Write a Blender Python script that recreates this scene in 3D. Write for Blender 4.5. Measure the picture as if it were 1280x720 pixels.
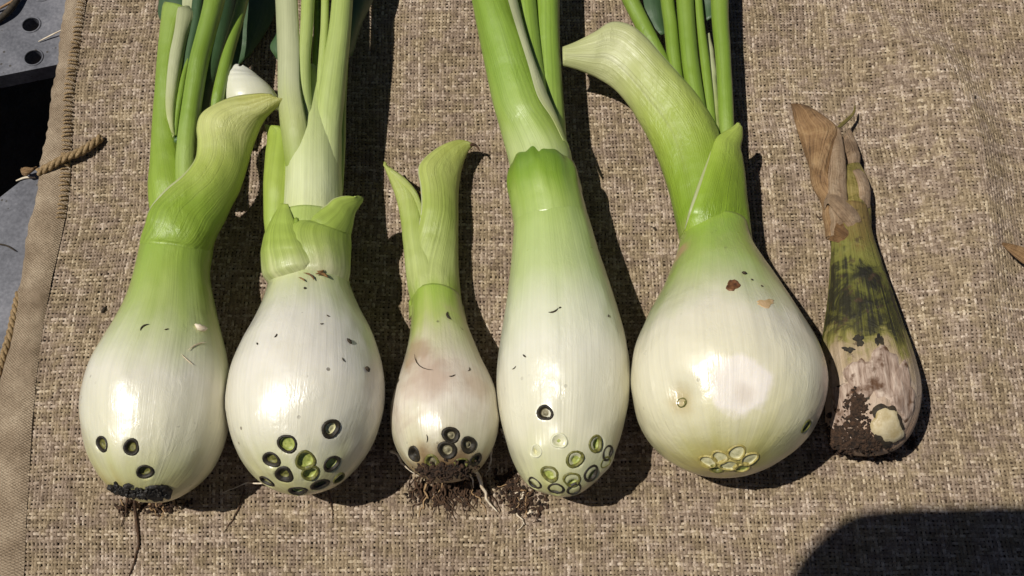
import bpy, bmesh, math, random
import numpy as np
from mathutils import Vector, Matrix
from mathutils.bvhtree import BVHTree

for o in list(bpy.data.objects):
    bpy.data.objects.remove(o)
random.seed(7)
rng = np.random.default_rng(7)
scene = bpy.context.scene
R = math.radians

# ------------------------------------------------------------------ camera
F = 1372.0                      # focal length in photograph pixels (1280 wide)
TILT = R(22)
CAM = Vector((0, -0.617 * math.sin(TILT), 0.617 * math.cos(TILT)))
cd = bpy.data.cameras.new('camera')
cam = bpy.data.objects.new('camera', cd)
scene.collection.objects.link(cam)
cam.location = CAM
cam.rotation_euler = (TILT, 0, 0)
cd.sensor_width = 36
cd.lens = 36 * F / 1280
cd.clip_start = 0.01
cd.clip_end = 200
scene.camera = cam

# ------------------------------------------------------------------ light
SUN_EL = R(63)
SUN_AZ = R(-97)                 # compass angle of the sun, clockwise from +Y
w = bpy.data.worlds.new('World')
scene.world = w
w.use_nodes = True
wn = w.node_tree
bg = wn.nodes['Background']
sky = wn.nodes.new('ShaderNodeTexSky')
sky.sky_type = 'NISHITA'
sky.sun_disc = False
sky.sun_elevation = SUN_EL
sky.sun_rotation = SUN_AZ
sky.air_density = 0.4
sky.dust_density = 0.3
wn.links.new(sky.outputs[0], bg.inputs[0])
bg.inputs[1].default_value = 0.05
sl = bpy.data.lights.new('sun', 'SUN')
sl.energy = 5.0
sl.angle = R(0.5)
sl.color = (1, 0.955, 0.88)
so = bpy.data.objects.new('sun', sl)
scene.collection.objects.link(so)
sd = Vector((math.sin(SUN_AZ) * math.cos(SUN_EL), math.cos(SUN_AZ) * math.cos(SUN_EL), math.sin(SUN_EL)))
so.rotation_euler = sd.to_track_quat('Z', 'Y').to_euler()
so.location = sd * 3
scene.view_settings.view_transform = 'Standard'
scene.view_settings.look = 'None'
scene.view_settings.gamma = 1
scene.view_settings.use_curve_mapping = False
scene.view_settings.exposure = -0.32

# ------------------------------------------------------------------ helpers
ct, st = math.cos(TILT), math.sin(TILT)


def ray(px, py):
    x = (px - 640) / F
    y = -(py - 360) / F
    return Vector((x, y * ct + st, y * st - ct))


def at(px, py, z=0.0):
    """the point at height z that is seen at a photograph pixel"""
    d = ray(px, py)
    return CAM + d * ((z - CAM.z) / d.z)


def link(o, parent=None):
    scene.collection.objects.link(o)
    if parent:
        o.parent = parent
    return o


def tag(o, label=None, cat=None, group=None, kind=None):
    if label: o['label'] = label
    if cat: o['category'] = cat
    if group: o['group'] = group
    if kind: o['kind'] = kind
    return o


def mesh_obj(name, verts, faces, mat, parent=None, smooth=True, uv=None):
    me = bpy.data.meshes.new(name)
    me.from_pydata([tuple(v) for v in verts], [], faces)
    if smooth:
        me.polygons.foreach_set('use_smooth', [True] * len(me.polygons))
    if uv is not None:
        lay = me.uv_layers.new(name='UVMap')
        idx = np.empty(len(me.loops), dtype=np.int32)
        me.loops.foreach_get('vertex_index', idx)
        lay.data.foreach_set('uv', np.asarray(uv, dtype=np.float32)[idx].ravel())
    me.update()
    for m in (mat if isinstance(mat, (list, tuple)) else [mat]):
        me.materials.append(m)
    return link(bpy.data.objects.new(name, me), parent)


def catmull(pts, per=12):
    P = np.asarray(pts, float)
    if len(P) < 3:
        t = np.linspace(0, 1, per + 1)[:, None]
        return P[0] * (1 - t) + P[-1] * t
    Q = np.vstack([2 * P[0] - P[1], P, 2 * P[-1] - P[-2]])
    out = []
    t = np.linspace(0, 1, per, endpoint=False)[:, None]
    for i in range(1, len(Q) - 2):
        a, b, c, d = Q[i - 1], Q[i], Q[i + 1], Q[i + 2]
        out.append(0.5 * ((2 * b) + (c - a) * t + (2 * a - 5 * b + 4 * c - d) * t**2 + (3 * b - a - 3 * c + d) * t**3))
    out.append(P[-1:])
    return np.vstack(out)


def resample(pts, n, bias=1.0):
    D = catmull(pts)
    s = np.concatenate([[0], np.cumsum(np.linalg.norm(np.diff(D[:, :2], axis=0), axis=1))])
    t = (np.linspace(0, 1, n) ** bias) * s[-1]
    return np.stack([np.interp(t, s, D[:, k]) for k in range(D.shape[1])], axis=1)


def unproj(P, z):
    P = np.asarray(P, float)
    x = (P[:, 0] - 640) / F
    y = -(P[:, 1] - 360) / F
    d = np.stack([x, y * ct + st, y * st - ct], axis=1)
    s = (z - CAM.z) / d[:, 2]
    return np.array(CAM) + d * s[:, None]


def vnoise1(x, seed=0):
    r = np.random.default_rng(seed).uniform(-1, 1, 4096)
    i = np.floor(x).astype(int)
    f = x - i
    f = f * f * (3 - 2 * f)
    return r[i % 4096] * (1 - f) + r[(i + 1) % 4096] * f


def vnoise2(x, y, seed=0):
    r = np.random.default_rng(seed).uniform(-1, 1, (256, 256))
    i = np.floor(x).astype(int); j = np.floor(y).astype(int)
    f = x - i; g = y - j
    f = f * f * (3 - 2 * f); g = g * g * (3 - 2 * g)
    a = r[i % 256, j % 256]; b = r[(i + 1) % 256, j % 256]
    c = r[i % 256, (j + 1) % 256]; d = r[(i + 1) % 256, (j + 1) % 256]
    return (a * (1 - f) + b * f) * (1 - g) + (c * (1 - f) + d * f) * g


def unit(v):
    n = np.linalg.norm(v, axis=-1, keepdims=True)
    return v / np.maximum(n, 1e-12)


def grid_faces(n, m, wrap):
    fs = []
    for i in range(n - 1):
        for j in range(m if wrap else m - 1):
            k = (j + 1) % m
            fs.append((i * m + j, i * m + k, (i + 1) * m + k, (i + 1) * m + j))
    return fs


def smooth1(a, k):
    if k < 1: return a
    ker = np.exp(-0.5 * (np.arange(-3 * k, 3 * k + 1) / k) ** 2); ker /= ker.sum()
    pad = np.concatenate([np.repeat(a[:1], 3 * k, 0), a, np.repeat(a[-1:], 3 * k, 0)])
    return np.stack([np.convolve(pad[:, c], ker, 'valid') for c in range(a.shape[1])], axis=1)


# ------------------------------------------------------------------ materials
def srgb(r, g, b):
    f = lambda c: (c / 255 / 12.92) if c / 255 <= 0.04045 else ((c / 255 + 0.055) / 1.055) ** 2.4
    return (f(r), f(g), f(b), 1)


class NT:
    def __init__(self, name):
        self.m = bpy.data.materials.new(name)
        self.m.use_nodes = True
        self.t = self.m.node_tree
        self.b = self.t.nodes['Principled BSDF']
        self.out = self.t.nodes['Material Output']

    def n(self, kind, **kw):
        x = self.t.nodes.new('ShaderNode' + kind)
        for k, v in kw.items():
            setattr(x, k, v)
        return x

    def l(self, a, b):
        self.t.links.new(a, b)

    def val(self, sock, v):
        if hasattr(v, 'is_output') or isinstance(v, bpy.types.NodeSocket):
            self.l(v, sock)
        else:
            sock.default_value = v

    def math(self, op, a, b=0.0, clamp=False):
        x = self.n('Math', operation=op, use_clamp=clamp)
        self.val(x.inputs[0], a); self.val(x.inputs[1], b)
        return x.outputs[0]

    def mix(self, f, a, b, blend='MIX'):
        x = self.n('Mix', data_type='RGBA', blend_type=blend)
        self.val(x.inputs['Factor'], f)
        self.val(x.inputs[6], a); self.val(x.inputs[7], b)
        return x.outputs[2]

    def ramp(self, fac, stops, interp='LINEAR'):
        x = self.n('ValToRGB')
        x.color_ramp.interpolation = interp
        e = x.color_ramp.elements
        stops = sorted(stops, key=lambda s: s[0])
        e[0].position = stops[0][0]; e[0].color = stops[0][1]
        e[1].position = stops[-1][0]; e[1].color = stops[-1][1]
        for p, c in stops[1:-1]:
            k = e.new(p); k.color = c
        self.val(x.inputs[0], fac)
        return x.outputs[0]

    def noise(self, vec, scale, detail=3, rough=0.55, dist=0.0):
        x = self.n('TexNoise')
        if vec is not None: self.l(vec, x.inputs['Vector'])
        x.inputs['Scale'].default_value = scale
        x.inputs['Detail'].default_value = detail
        x.inputs['Roughness'].default_value = rough
        x.inputs['Distortion'].default_value = dist
        return x.outputs[0]

    def mapping(self, vec, scale, loc=(0, 0, 0)):
        x = self.n('Mapping')
        self.l(vec, x.inputs[0])
        x.inputs['Scale'].default_value = scale
        x.inputs['Location'].default_value = loc
        return x.outputs[0]

    def bump(self, h, strength, dist, prev=None):
        x = self.n('Bump')
        x.inputs['Strength'].default_value = strength
        x.inputs['Distance'].default_value = dist
        self.l(h, x.inputs['Height'])
        if prev is not None: self.l(prev, x.inputs['Normal'])
        return x.outputs[0]

    def step(self, v, lo, hi):
        x = self.n('MapRange', interpolation_type='SMOOTHSTEP')
        self.val(x.inputs[0], v)
        x.inputs[1].default_value = lo; x.inputs[2].default_value = hi
        return x.outputs[0]


def BW(v):
    return (v, v, v, 1)


def tone_down(c):
    r, g, b = c
    g = g - 0.12 * max(0, g - r)
    w_ = max(0.0, (min(c) - 100) / 130.0)             # near-white skin is a little yellower than paper white
    return (r * (0.955 - 0.010 * w_), g * (0.945 - 0.008 * w_), b * (0.95 - 0.035 * w_))


def add_spot(mat, loc, rad, colour, soft=0.35, amount=0.8, noise=60.0, rag=0.6):
    """a discoloured place on the skin, at a fixed point of the plant"""
    t = mat.node_tree; b = t.nodes['Principled BSDF']
    src = b.inputs['Base Color'].links[0].from_socket
    tc = t.nodes.new('ShaderNodeTexCoord')
    vm = t.nodes.new('ShaderNodeVectorMath'); vm.operation = 'DISTANCE'
    t.links.new(tc.outputs['Object'], vm.inputs[0]); vm.inputs[1].default_value = loc
    nz = t.nodes.new('ShaderNodeTexNoise'); t.links.new(tc.outputs['Object'], nz.inputs[0]); nz.inputs['Scale'].default_value = noise; nz.inputs['Detail'].default_value = 5
    ma = t.nodes.new('ShaderNodeMath'); ma.operation = 'MULTIPLY_ADD'
    t.links.new(nz.outputs[0], ma.inputs[0]); ma.inputs[1].default_value = rag * 2 * rad; t.links.new(vm.outputs['Value'], ma.inputs[2])
    mr = t.nodes.new('ShaderNodeMapRange'); mr.interpolation_type = 'SMOOTHSTEP'
    t.links.new(ma.outputs[0], mr.inputs[0])
    mid = rad * (1 + rag)
    mr.inputs[1].default_value = mid * (1 - soft * 0.5); mr.inputs[2].default_value = mid * (1 + soft * 0.5)
    mr.inputs[3].default_value = amount; mr.inputs[4].default_value = 0.0
    mx = t.nodes.new('ShaderNodeMix'); mx.data_type = 'RGBA'
    t.links.new(mr.outputs[0], mx.inputs['Factor']); t.links.new(src, mx.inputs[6]); mx.inputs[7].default_value = colour
    t.links.new(mx.outputs[2], b.inputs['Base Color'])


def plant_mat(name, stops, streak=0.12, rough=0.34, sss=0.15, translucent=0.0, blotch=0.0, specks=0.0,
              bump=0.25, wave=0.03, seed=0, veins=90.0, coat=0.25, blotch_col=srgb(196, 188, 140)):
    """a living plant skin: stops are (photo row, srgb colour) along the plant's axis"""
    N = NT(name)
    uv = N.n('UVMap').outputs[0]
    geo = N.n('TexCoord').outputs['Object']
    sp = N.n('SeparateXYZ'); N.l(uv, sp.inputs[0])
    big = N.noise(N.mapping(geo, (28, 12, 28), (seed, seed * 3.1, 0)), 1.0, 4)
    v = N.math('ADD', sp.outputs[1], N.math('MULTIPLY', N.math('SUBTRACT', big, 0.5), wave * 2))
    st1 = N.noise(N.mapping(uv, (veins, 3.0, 1), (seed * 1.7, 0, 0)), 1.0, 4, 0.65)
    st2 = N.noise(N.mapping(uv, (veins * 0.16, 1.6, 1), (seed * 2.3, 5, 0)), 1.0, 3)
    v = N.math('ADD', v, N.math('MULTIPLY', N.math('SUBTRACT', st2, 0.5), wave * 2.5))
    col = N.ramp(v, [((y + 100) / 900.0, srgb(*tone_down(c))) for y, c in stops])
    # fibres running along the axis
    s = N.math('ADD', N.math('MULTIPLY', st1, 0.65), N.math('MULTIPLY', st2, 0.35))
    sv = N.ramp(s, [(0.30, BW(1 - streak * 2.2)), (0.5, BW(1.0)), (0.7, BW(1 + streak * 1.3))])
    col = N.mix(1.0, col, sv, 'MULTIPLY')
    if blotch > 0:
        bl = N.noise(geo, 60, 5, 0.6, 0.6)
        col = N.mix(N.math('MULTIPLY', N.step(bl, 0.5, 0.72), blotch), col, blotch_col)
    if specks > 0:
        vo = N.n('TexVoronoi'); N.l(geo, vo.inputs['Vector']); vo.inputs['Scale'].default_value = 170
        ns = N.noise(geo, 45, 2)
        f = N.math('MULTIPLY', N.math('LESS_THAN', vo.outputs['Distance'], 0.16),
                   N.step(ns, 0.60, 0.66))
        col = N.mix(N.math('MULTIPLY', f, specks), col, srgb(70, 56, 34))
    N.l(col, N.b.inputs['Base Color'])
    rn = N.noise(geo, 90, 4, 0.6)
    N.l(N.ramp(rn, [(0.3, BW(rough - 0.0)), (0.7, BW(rough + 0.2))]), N.b.inputs['Roughness'])
    nb = N.bump(st1, bump * 1.5, 0.0007)
    nb = N.bump(N.noise(geo, 70, 3), bump * 0.9, 0.0014, nb)
    nb = N.bump(N.noise(N.mapping(geo, (34, 18, 34)), 1.0, 2), bump * 1.6, 0.005, nb)
    cr = N.math('MULTIPLY', N.noise(N.mapping(geo, (300, 110, 300)), 1.0, 4, 0.65, 0.8), N.step(N.noise(geo, 40, 2), 0.42, 0.62))
    nb = N.bump(cr, bump * 1.6, 0.0009, nb)
    N.l(nb, N.b.inputs['Normal'])
    N.b.inputs['IOR'].default_value = 1.5
    N.b.inputs['Specular IOR Level'].default_value = 0.6
    N.b.inputs['Coat Weight'].default_value = coat
    N.b.inputs['Coat Roughness'].default_value = 0.24
    N.l(nb, N.b.inputs['Coat Normal'])
    if sss:
        N.b.inputs['Subsurface Weight'].default_value = sss
        N.b.inputs['Subsurface Radius'].default_value = (1.0, 0.9, 0.6)
        N.b.inputs['Subsurface Scale'].default_value = 0.004
    if translucent:
        tr = N.n('BsdfTranslucent'); N.l(col, tr.inputs[0])
        mx = N.n('MixShader'); mx.inputs[0].default_value = translucent
        N.l(N.b.outputs[0], mx.inputs[1]); N.l(tr.outputs[0], mx.inputs[2])
        N.l(mx.outputs[0], N.out.inputs[0])
    return N.m


def plain_mat(name, c1, c2, scale=200, rough=0.8, bump=0.5, dist=0.0005, detail=5):
    N = NT(name)
    geo = N.n('TexCoord').outputs['Object']
    n1 = N.noise(geo, scale, detail, 0.6)
    N.l(N.ramp(n1, [(0.35, c1), (0.65, c2)]), N.b.inputs['Base Color'])
    N.b.inputs['Roughness'].default_value = rough
    N.l(N.bump(n1, bump, dist), N.b.inputs['Normal'])
    return N.m


def jute_mat():
    N = NT('jute')
    geo = N.n('TexCoord').outputs['Object']
    a = N.n('Attribute', attribute_name='tone').outputs['Fac']
    big = N.noise(geo, 14, 4, 0.6)
    fine = N.noise(geo, 1300, 3, 0.7)
    t = N.math('ADD', N.math('MULTIPLY', a, 0.62), N.math('SUBTRACT', N.math('MULTIPLY', fine, 0.75), 0.17))
    t = N.math('ADD', t, N.math('MULTIPLY', N.math('SUBTRACT', big, 0.5), 0.28))
    c1 = N.ramp(t, [(0.14, srgb(84, 68, 56)), (0.40, srgb(128, 111, 95)), (0.60, srgb(158, 140, 122)), (0.88, srgb(220, 204, 186))])
    c2 = N.ramp(t, [(0.14, srgb(83, 68, 52)), (0.40, srgb(128, 112, 89)), (0.60, srgb(157, 139, 113)), (0.88, srgb(218, 202, 174))])
    col = N.mix(N.step(N.noise(geo, 75, 4, 0.65), 0.40, 0.60), c1, c2)
    N.l(col, N.b.inputs['Base Color'])
    N.b.inputs['Roughness'].default_value = 0.85
    N.b.inputs['Specular IOR Level'].default_value = 0.25
    N.l(N.bump(fine, 0.5, 0.0002), N.b.inputs['Normal'])
    return N.m


M_jute = jute_mat()
M_scar_black = plain_mat('scar_black', srgb(18, 15, 10), srgb(52, 44, 26), 900, 0.6, 0.6, 0.0004)
M_scar_green = plain_mat('scar_green', srgb(128, 140, 62), srgb(176, 182, 100), 700, 0.45, 0.4, 0.0003)
M_scar_olive = plain_mat('scar_olive', srgb(74, 76, 30), srgb(124, 120, 58), 800, 0.55, 0.5, 0.0003)
M_scar_cream = plain_mat('scar_cream', srgb(186, 182, 132), srgb(214, 208, 168), 700, 0.45, 0.4, 0.0003)
M_scar_grey = plain_mat('scar_grey', srgb(96, 90, 66), srgb(150, 142, 112), 700, 0.55, 0.4, 0.0003)
M_scar_skin = plain_mat('scar_skin', srgb(206, 206, 168), srgb(226, 224, 196), 500, 0.4, 0.3, 0.0003)
M_root_dark = plain_mat('root_dark', srgb(48, 34, 22), srgb(92, 66, 44), 600, 0.85)
M_root_pale = plain_mat('root_pale', srgb(206, 186, 156), srgb(232, 220, 198), 400, 0.7)
M_soil = plain_mat('soil', srgb(30, 21, 14), srgb(78, 56, 39), 420, 0.95, 0.8, 0.001)
M_dry = plain_mat('dry_fibre', srgb(136, 106, 72), srgb(176, 146, 106), 160, 0.7)
M_dark_bit = plain_mat('dark_bit', srgb(34, 28, 20), srgb(66, 54, 36), 500, 0.8)

# ------------------------------------------------------------------ cloth surface height
FOLD = unproj(catmull([(1040, 30), (1110, 52), (1165, 88), (1196, 150), (1212, 230), (1218, 320), (1222, 420), (1238, 520)], 10), 0.0)[:, :2]


def cloth_h(x, y):
    x = np.asarray(x, float); y = np.asarray(y, float)
    shp = x.shape
    xf, yf = x.ravel(), y.ravel()
    near = np.full(xf.shape, 1.0); sgn = np.ones(xf.shape)
    msk = xf > 0.12
    if msk.any():
        px, py = xf[msk], yf[msk]
        best = np.full(px.shape, 9.0); side = np.ones(px.shape); kk = np.zeros(px.shape)
        for k in range(len(FOLD) - 1):
            a, b = FOLD[k], FOLD[k + 1]
            d = b - a; L2 = d @ d
            t = np.clip(((px - a[0]) * d[0] + (py - a[1]) * d[1]) / L2, 0, 1)
            qx = px - a[0] - t * d[0]; qy = py - a[1] - t * d[1]
            dd = np.hypot(qx, qy)
            s = np.sign(d[0] * qy - d[1] * qx)      # >0 : left of the travel direction = outside
            up = dd < best
            best = np.where(up, dd, best); side = np.where(up, s, side); kk = np.where(up, (k + t) / (len(FOLD) - 1), kk)
        sd_ = best * side                            # positive outside (right / above)
        fade = np.clip(kk / 0.25, 0, 1) * np.clip((1 - kk) / 0.25, 0, 1)
        ridge = np.where(sd_ > 0, np.exp(-(sd_ / 0.016) ** 2), np.exp(-(sd_ / 0.036) ** 2))
        h = 0.0140 * ridge * fade
        h = h + 0.003 * np.exp(-((px - 0.285) / 0.018) ** 2) * np.exp(-((py + 0.01) / 0.09) ** 2)
        out = np.zeros(xf.shape); out[msk] = h
    else:
        out = np.zeros(xf.shape)
    out = out + 0.0005 * vnoise2(xf * 16 + 40, yf * 16 + 40, 3)
    return out.reshape(shp)


def h1(p):
    return float(cloth_h(np.array([p[0]]), np.array([p[1]]))[0])


# ------------------------------------------------------------------ ground, bench panels
def ground():
    n = 24
    V = []; 
    for i in range(n + 1):
        for j in range(n + 1):
            x = -4 + 8 * i / n; y = -4 + 8 * j / n
            V.append((x, y, -0.45 + 0.03 * random.uniform(-1, 1)))
    o = mesh_obj('ground', V, grid_faces(n + 1, n + 1, False), plain_mat('earth', srgb(58, 46, 34), srgb(96, 78, 58), 18, 0.95, 1.0, 0.02))
    tag(o, kind='structure')


def panel_mat():
    N = NT('grey_panel')
    geo = N.n('TexCoord').outputs['Object']
    a = N.noise(geo, 40, 5, 0.65); b = N.noise(geo, 500, 3, 0.6)
    col = N.ramp(N.math('ADD', N.math('MULTIPLY', a, 0.6), N.math('MULTIPLY', b, 0.4)),
                 [(0.36, srgb(74, 75, 82)), (0.5, srgb(98, 99, 106)), (0.64, srgb(122, 122, 128))])
    vo = N.n('TexVoronoi'); N.l(geo, vo.inputs['Vector']); vo.inputs['Scale'].default_value = 260
    f = N.math('MULTIPLY', N.math('LESS_THAN', vo.outputs['Distance'], 0.2), N.step(N.noise(geo, 70, 2), 0.55, 0.62))
    col = N.mix(f, col, srgb(60, 56, 52))
    N.l(col, N.b.inputs['Base Color'])
    N.b.inputs['Roughness'].default_value = 0.62
    N.l(N.bump(b, 0.3, 0.0004), N.b.inputs['Normal'])
    return N.m


PZ = -0.0045
M_panel = panel_mat()


def panel(outline, holes, label):
    bm = bmesh.new()
    loops = [outline] + [[(cx + r * math.cos(k * math.tau / 28), cy + r * math.sin(k * math.tau / 28)) for k in range(28)] for cx, cy, r in holes]
    es = []
    for lp in loops:
        vs = [bm.verts.new((x, y, PZ)) for x, y in lp]
        es += [bm.edges.new((vs[i], vs[(i + 1) % len(vs)])) for i in range(len(vs))]
    res = bmesh.ops.triangle_fill(bm, edges=es, use_beauty=True, use_dissolve=False)
    fs = [g for g in res['geom'] if isinstance(g, bmesh.types.BMFace)]
    for f in fs:
        if f.calc_center_median() and f.normal.z < 0: f.normal_flip()
    ex = bmesh.ops.extrude_face_region(bm, geom=list(bm.faces))
    for g in ex['geom']:
        if isinstance(g, bmesh.types.BMVert): g.co.z -= 0.012
    bmesh.ops.recalc_face_normals(bm, faces=bm.faces)
    me = bpy.data.meshes.new('bench_panel'); bm.to_mesh(me); bm.free()
    me.materials.append(M_panel)
    o = link(bpy.data.objects.new('bench_panel', me))
    tag(o, label, 'bench panel')
    # worn collars pressed round the holes
    for cx, cy, r in holes:
        prof = [(r * 1.0, -0.0015), (r * 1.0, 0.0004), (r * 1.10, 0.0008), (r * 1.2, 0.0003), (r * 1.22, -0.0006)]
        V = []; m = 28
        for rr, zz in prof:
            for k in range(m):
                V.append((cx + rr * math.cos(k * math.tau / m), cy + rr * math.sin(k * math.tau / m), PZ + zz))
        mesh_obj('hole_rim', V, grid_faces(len(prof), m, True), M_panel, o)
    return o


ground()
pa = at(-60, 107, PZ); pb = at(120, 71, PZ)
h_a = at(39, 31, PZ); h_b = at(42, 72, PZ)
sx = (pb.y - pa.y) / (pb.x - pa.x)
holes = [(h_a.x, h_a.y, 0.0052), (h_b.x, h_b.y, 0.0052)]
for k in (1, 2):
    holes.append((h_a.x + 0.003 * k, h_a.y + 0.0235 * k, 0.0052))
panel([(-1.8, pa.y + sx * (-1.8 - pa.x)), (0.75, pa.y + sx * (0.75 - pa.x)), (0.75, 1.2), (-1.8, 1.2)], holes,
      'grey bench panel with round punched holes beside the sack hem')
qa = at(-20, 262, PZ); qb = at(60, 200, PZ)
panel([(-1.8, -0.45), (0.75, -0.45), (0.75, qb.y), (qb.x, qb.y), (qa.x, qa.y), (-1.8, qa.y - 0.05)], [],
      'plain grey bench panel without holes beside the rope at the sack hem')

# ------------------------------------------------------------------ burlap
sack = link(bpy.data.objects.new('burlap_sack', None))
sack.location = (0, 0, 0)
tag(sack, 'coarse brown woven burlap sack laid flat under the bulbs', 'sack')
PITCH = 0.00212
Y0, Y1 = -0.20, 0.255
SEAM = [(112, -60), (104, 0), (96, 60), (88, 120), (84, 200), (78, 270), (60, 350), (46, 430), (36, 520), (28, 640), (22, 760)]
EDGE = [(92, -60), (80, 0), (72, 60), (62, 130), (50, 205), (40, 260), (26, 330), (16, 400), (4, 460), (-14, 540), (-34, 640), (-60, 760)]
seam_w = unproj(catmull(SEAM, 8), 0.0)[::-1]
edge_w = unproj(catmull(EDGE, 8), 0.0)[::-1]
xseam = lambda y: np.interp(y, seam_w[:, 1], seam_w[:, 0])
xedge = lambda y: np.interp(y, edge_w[:, 1], edge_w[:, 0])
X0 = float(xseam(0.0))
X1 = 0.405


def warp_xy(u, v):
    """cloth coordinates to bench coordinates: threads follow the hem near it and relax away from it"""
    x = X0 + u + (xseam(v) - X0) * np.exp(-u / 0.22)
    x = x + 0.0030 * vnoise2(u * 9 + 3, v * 9 + 7, 11) + 0.0008 * vnoise2(u * 45, v * 45 + 30, 12)
    y = v + 0.0030 * vnoise2(u * 9 + 50, v * 9 + 20, 13) + 0.0008 * vnoise2(u * 45 + 9, v * 45, 14) + 0.010 * np.sin(u * 4.0 + 0.6) * 0.5
    return x, y


def threads(name, count, length, is_warp, seed):
    r = np.random.default_rng(seed)
    step = PITCH / 2
    ns = int(length / step) + 1
    along = (np.arange(ns) * step)[None, :].repeat(count, 0)
    idx = np.arange(count)[:, None]
    pos = (idx + 0.5) * PITCH + r.normal(0, 0.06, (count, 1)) * PITCH
    pos = pos + PITCH * 0.16 * vnoise1(along / (PITCH * 5.0) + idx * 37.3, seed + 1)
    n1 = vnoise1(along / (PITCH * 1.9) + idx * 53.1, seed + 2)
    n2 = vnoise1(along / (PITCH * 16) + idx * 71.7, seed + 3)
    width = PITCH * (0.375 + 0.028 * r.normal(0, 1, (count, 1)).clip(-1.6, 1.6) + 0.07 * n1 + 0.03 * n2)
    slub = np.clip(vnoise1(along / (PITCH * 11) + idx * 17.9, seed + 4) - 0.72, 0, 1) * 3.0
    width = np.clip(width * (1 + 0.5 * slub), PITCH * 0.24, PITCH * 0.62)
    phase = np.pi * (along / PITCH - 0.5 + idx)
    a = 0.00036
    zc = a * np.cos(phase) * (1 if is_warp else -1)
    if is_warp:
        u, v = pos, along + Y0
    else:
        u, v = along, pos + Y0
    prof_s = np.array([-1.0, -0.5, 0.5, 1.0]); prof_z = np.array([-0.95, 0.42, 0.42, -0.95])
    V = np.empty((count, ns, 4, 3), np.float32)
    for k in range(4):
        off = prof_s[k] * width
        x, y = warp_xy(u + (off if is_warp else 0), v + (0 if is_warp else off))
        V[:, :, k, 0] = x; V[:, :, k, 1] = y
        V[:, :, k, 2] = zc + prof_z[k] * 0.00042 * (width / (PITCH * 0.4))
    e0 = cloth_h(V[:, :, 0, 0], V[:, :, 0, 1]); e1 = cloth_h(V[:, :, 3, 0], V[:, :, 3, 1])
    for k in range(4):
        f = (prof_s[k] + 1) / 2
        V[:, :, k, 2] += e0 * (1 - f) + e1 * f
    base = (np.arange(count)[:, None, None] * ns + np.arange(ns - 1)[None, :, None]) * 4 + np.arange(3)[None, None, :]
    base = base.reshape(-1)
    Fq = np.stack([base, base + 1, base + 5, base + 4], axis=1).astype(np.int32)
    if is_warp:
        Fq = Fq[:, ::-1]
    me = bpy.data.meshes.new(name)
    nv, nf = count * ns * 4, len(Fq)
    me.vertices.add(nv); me.vertices.foreach_set('co', V.ravel())
    me.loops.add(nf * 4); me.loops.foreach_set('vertex_index', Fq.ravel())
    me.polygons.add(nf); me.polygons.foreach_set('loop_start', np.arange(0, nf * 4, 4, dtype=np.int32))
    me.polygons.foreach_set('use_smooth', np.ones(nf, dtype=bool))
    tone = 0.5 + 0.06 * r.normal(0, 1, (count, 1)).clip(-2, 2) + 0.30 * vnoise1(along / (PITCH * 1.5) + idx * 29.1, seed + 6) + 0.10 * vnoise1(along / (PITCH * 9) + idx * 19.3, seed + 7)
    at_ = me.attributes.new('tone', 'FLOAT', 'POINT')
    at_.data.foreach_set('value', np.repeat(tone.astype(np.float32).ravel(), 4))
    me.update(calc_edges=True)
    me.materials.append(M_jute)
    o = link(bpy.data.objects.new(name, me), sack)
    tag(o, kind='stuff')
    return o


W_U = X1 - X0
threads('warp_threads', int(W_U / PITCH), Y1 - Y0, True, 100)
threads('weft_threads', int((Y1 - Y0) / PITCH), W_U, False, 200)


def fuzz(count=2600):
    r = np.random.default_rng(9)
    u = r.uniform(0.0, W_U, count); v = r.uniform(Y0, Y1, count)
    x, y = warp_xy(u, v); z = cloth_h(x, y)
    a = r.uniform(0, math.tau, count); L = r.uniform(0.002, 0.007, count); c = r.normal(0, 0.5, count); h = r.uniform(0.0002, 0.0014, count)
    V = []; Fs = []
    for i in range(count):
        P = []
        for t in (0, 0.33, 0.67, 1.0):
            aa = a[i] + c[i] * t
            P.append((x[i] + L[i] * t * math.cos(aa), y[i] + L[i] * t * math.sin(aa), z[i] + 0.0006 + h[i] * math.sin(t * math.pi * 0.8)))
        vv, ff = tube_mesh(P, 0.00007, 3, cap=False)
        Fs += [tuple(q + len(V) for q in f) for f in ff]; V += list(vv)
    o = mesh_obj('loose_fibres', V, Fs, plain_mat('fibre', srgb(176, 150, 112), srgb(216, 196, 160), 300, 0.8), sack)
    tag(o, kind='stuff')


def sack_underlayer():
    n, m = 60, 60
    V = []; T = []
    for i in range(n):
        v = Y0 + (Y1 - Y0) * i / (n - 1)
        for j in range(m):
            u = W_U * j / (m - 1)
            V.append((u, v))
    V = np.array(V)
    x, y = warp_xy(V[:, 0], V[:, 1])
    z = cloth_h(x, y) - 0.0016
    o = mesh_obj('lower_cloth_layer', np.stack([x, y, z], 1), grid_faces(n, m, False),
                 plain_mat('jute_under_shaded', srgb(46, 35, 24), srgb(78, 60, 42), 900, 0.95), sack)  # coloured darker than the upper weave, to deepen the shade in its holes
    return o


sack_underlayer()


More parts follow.
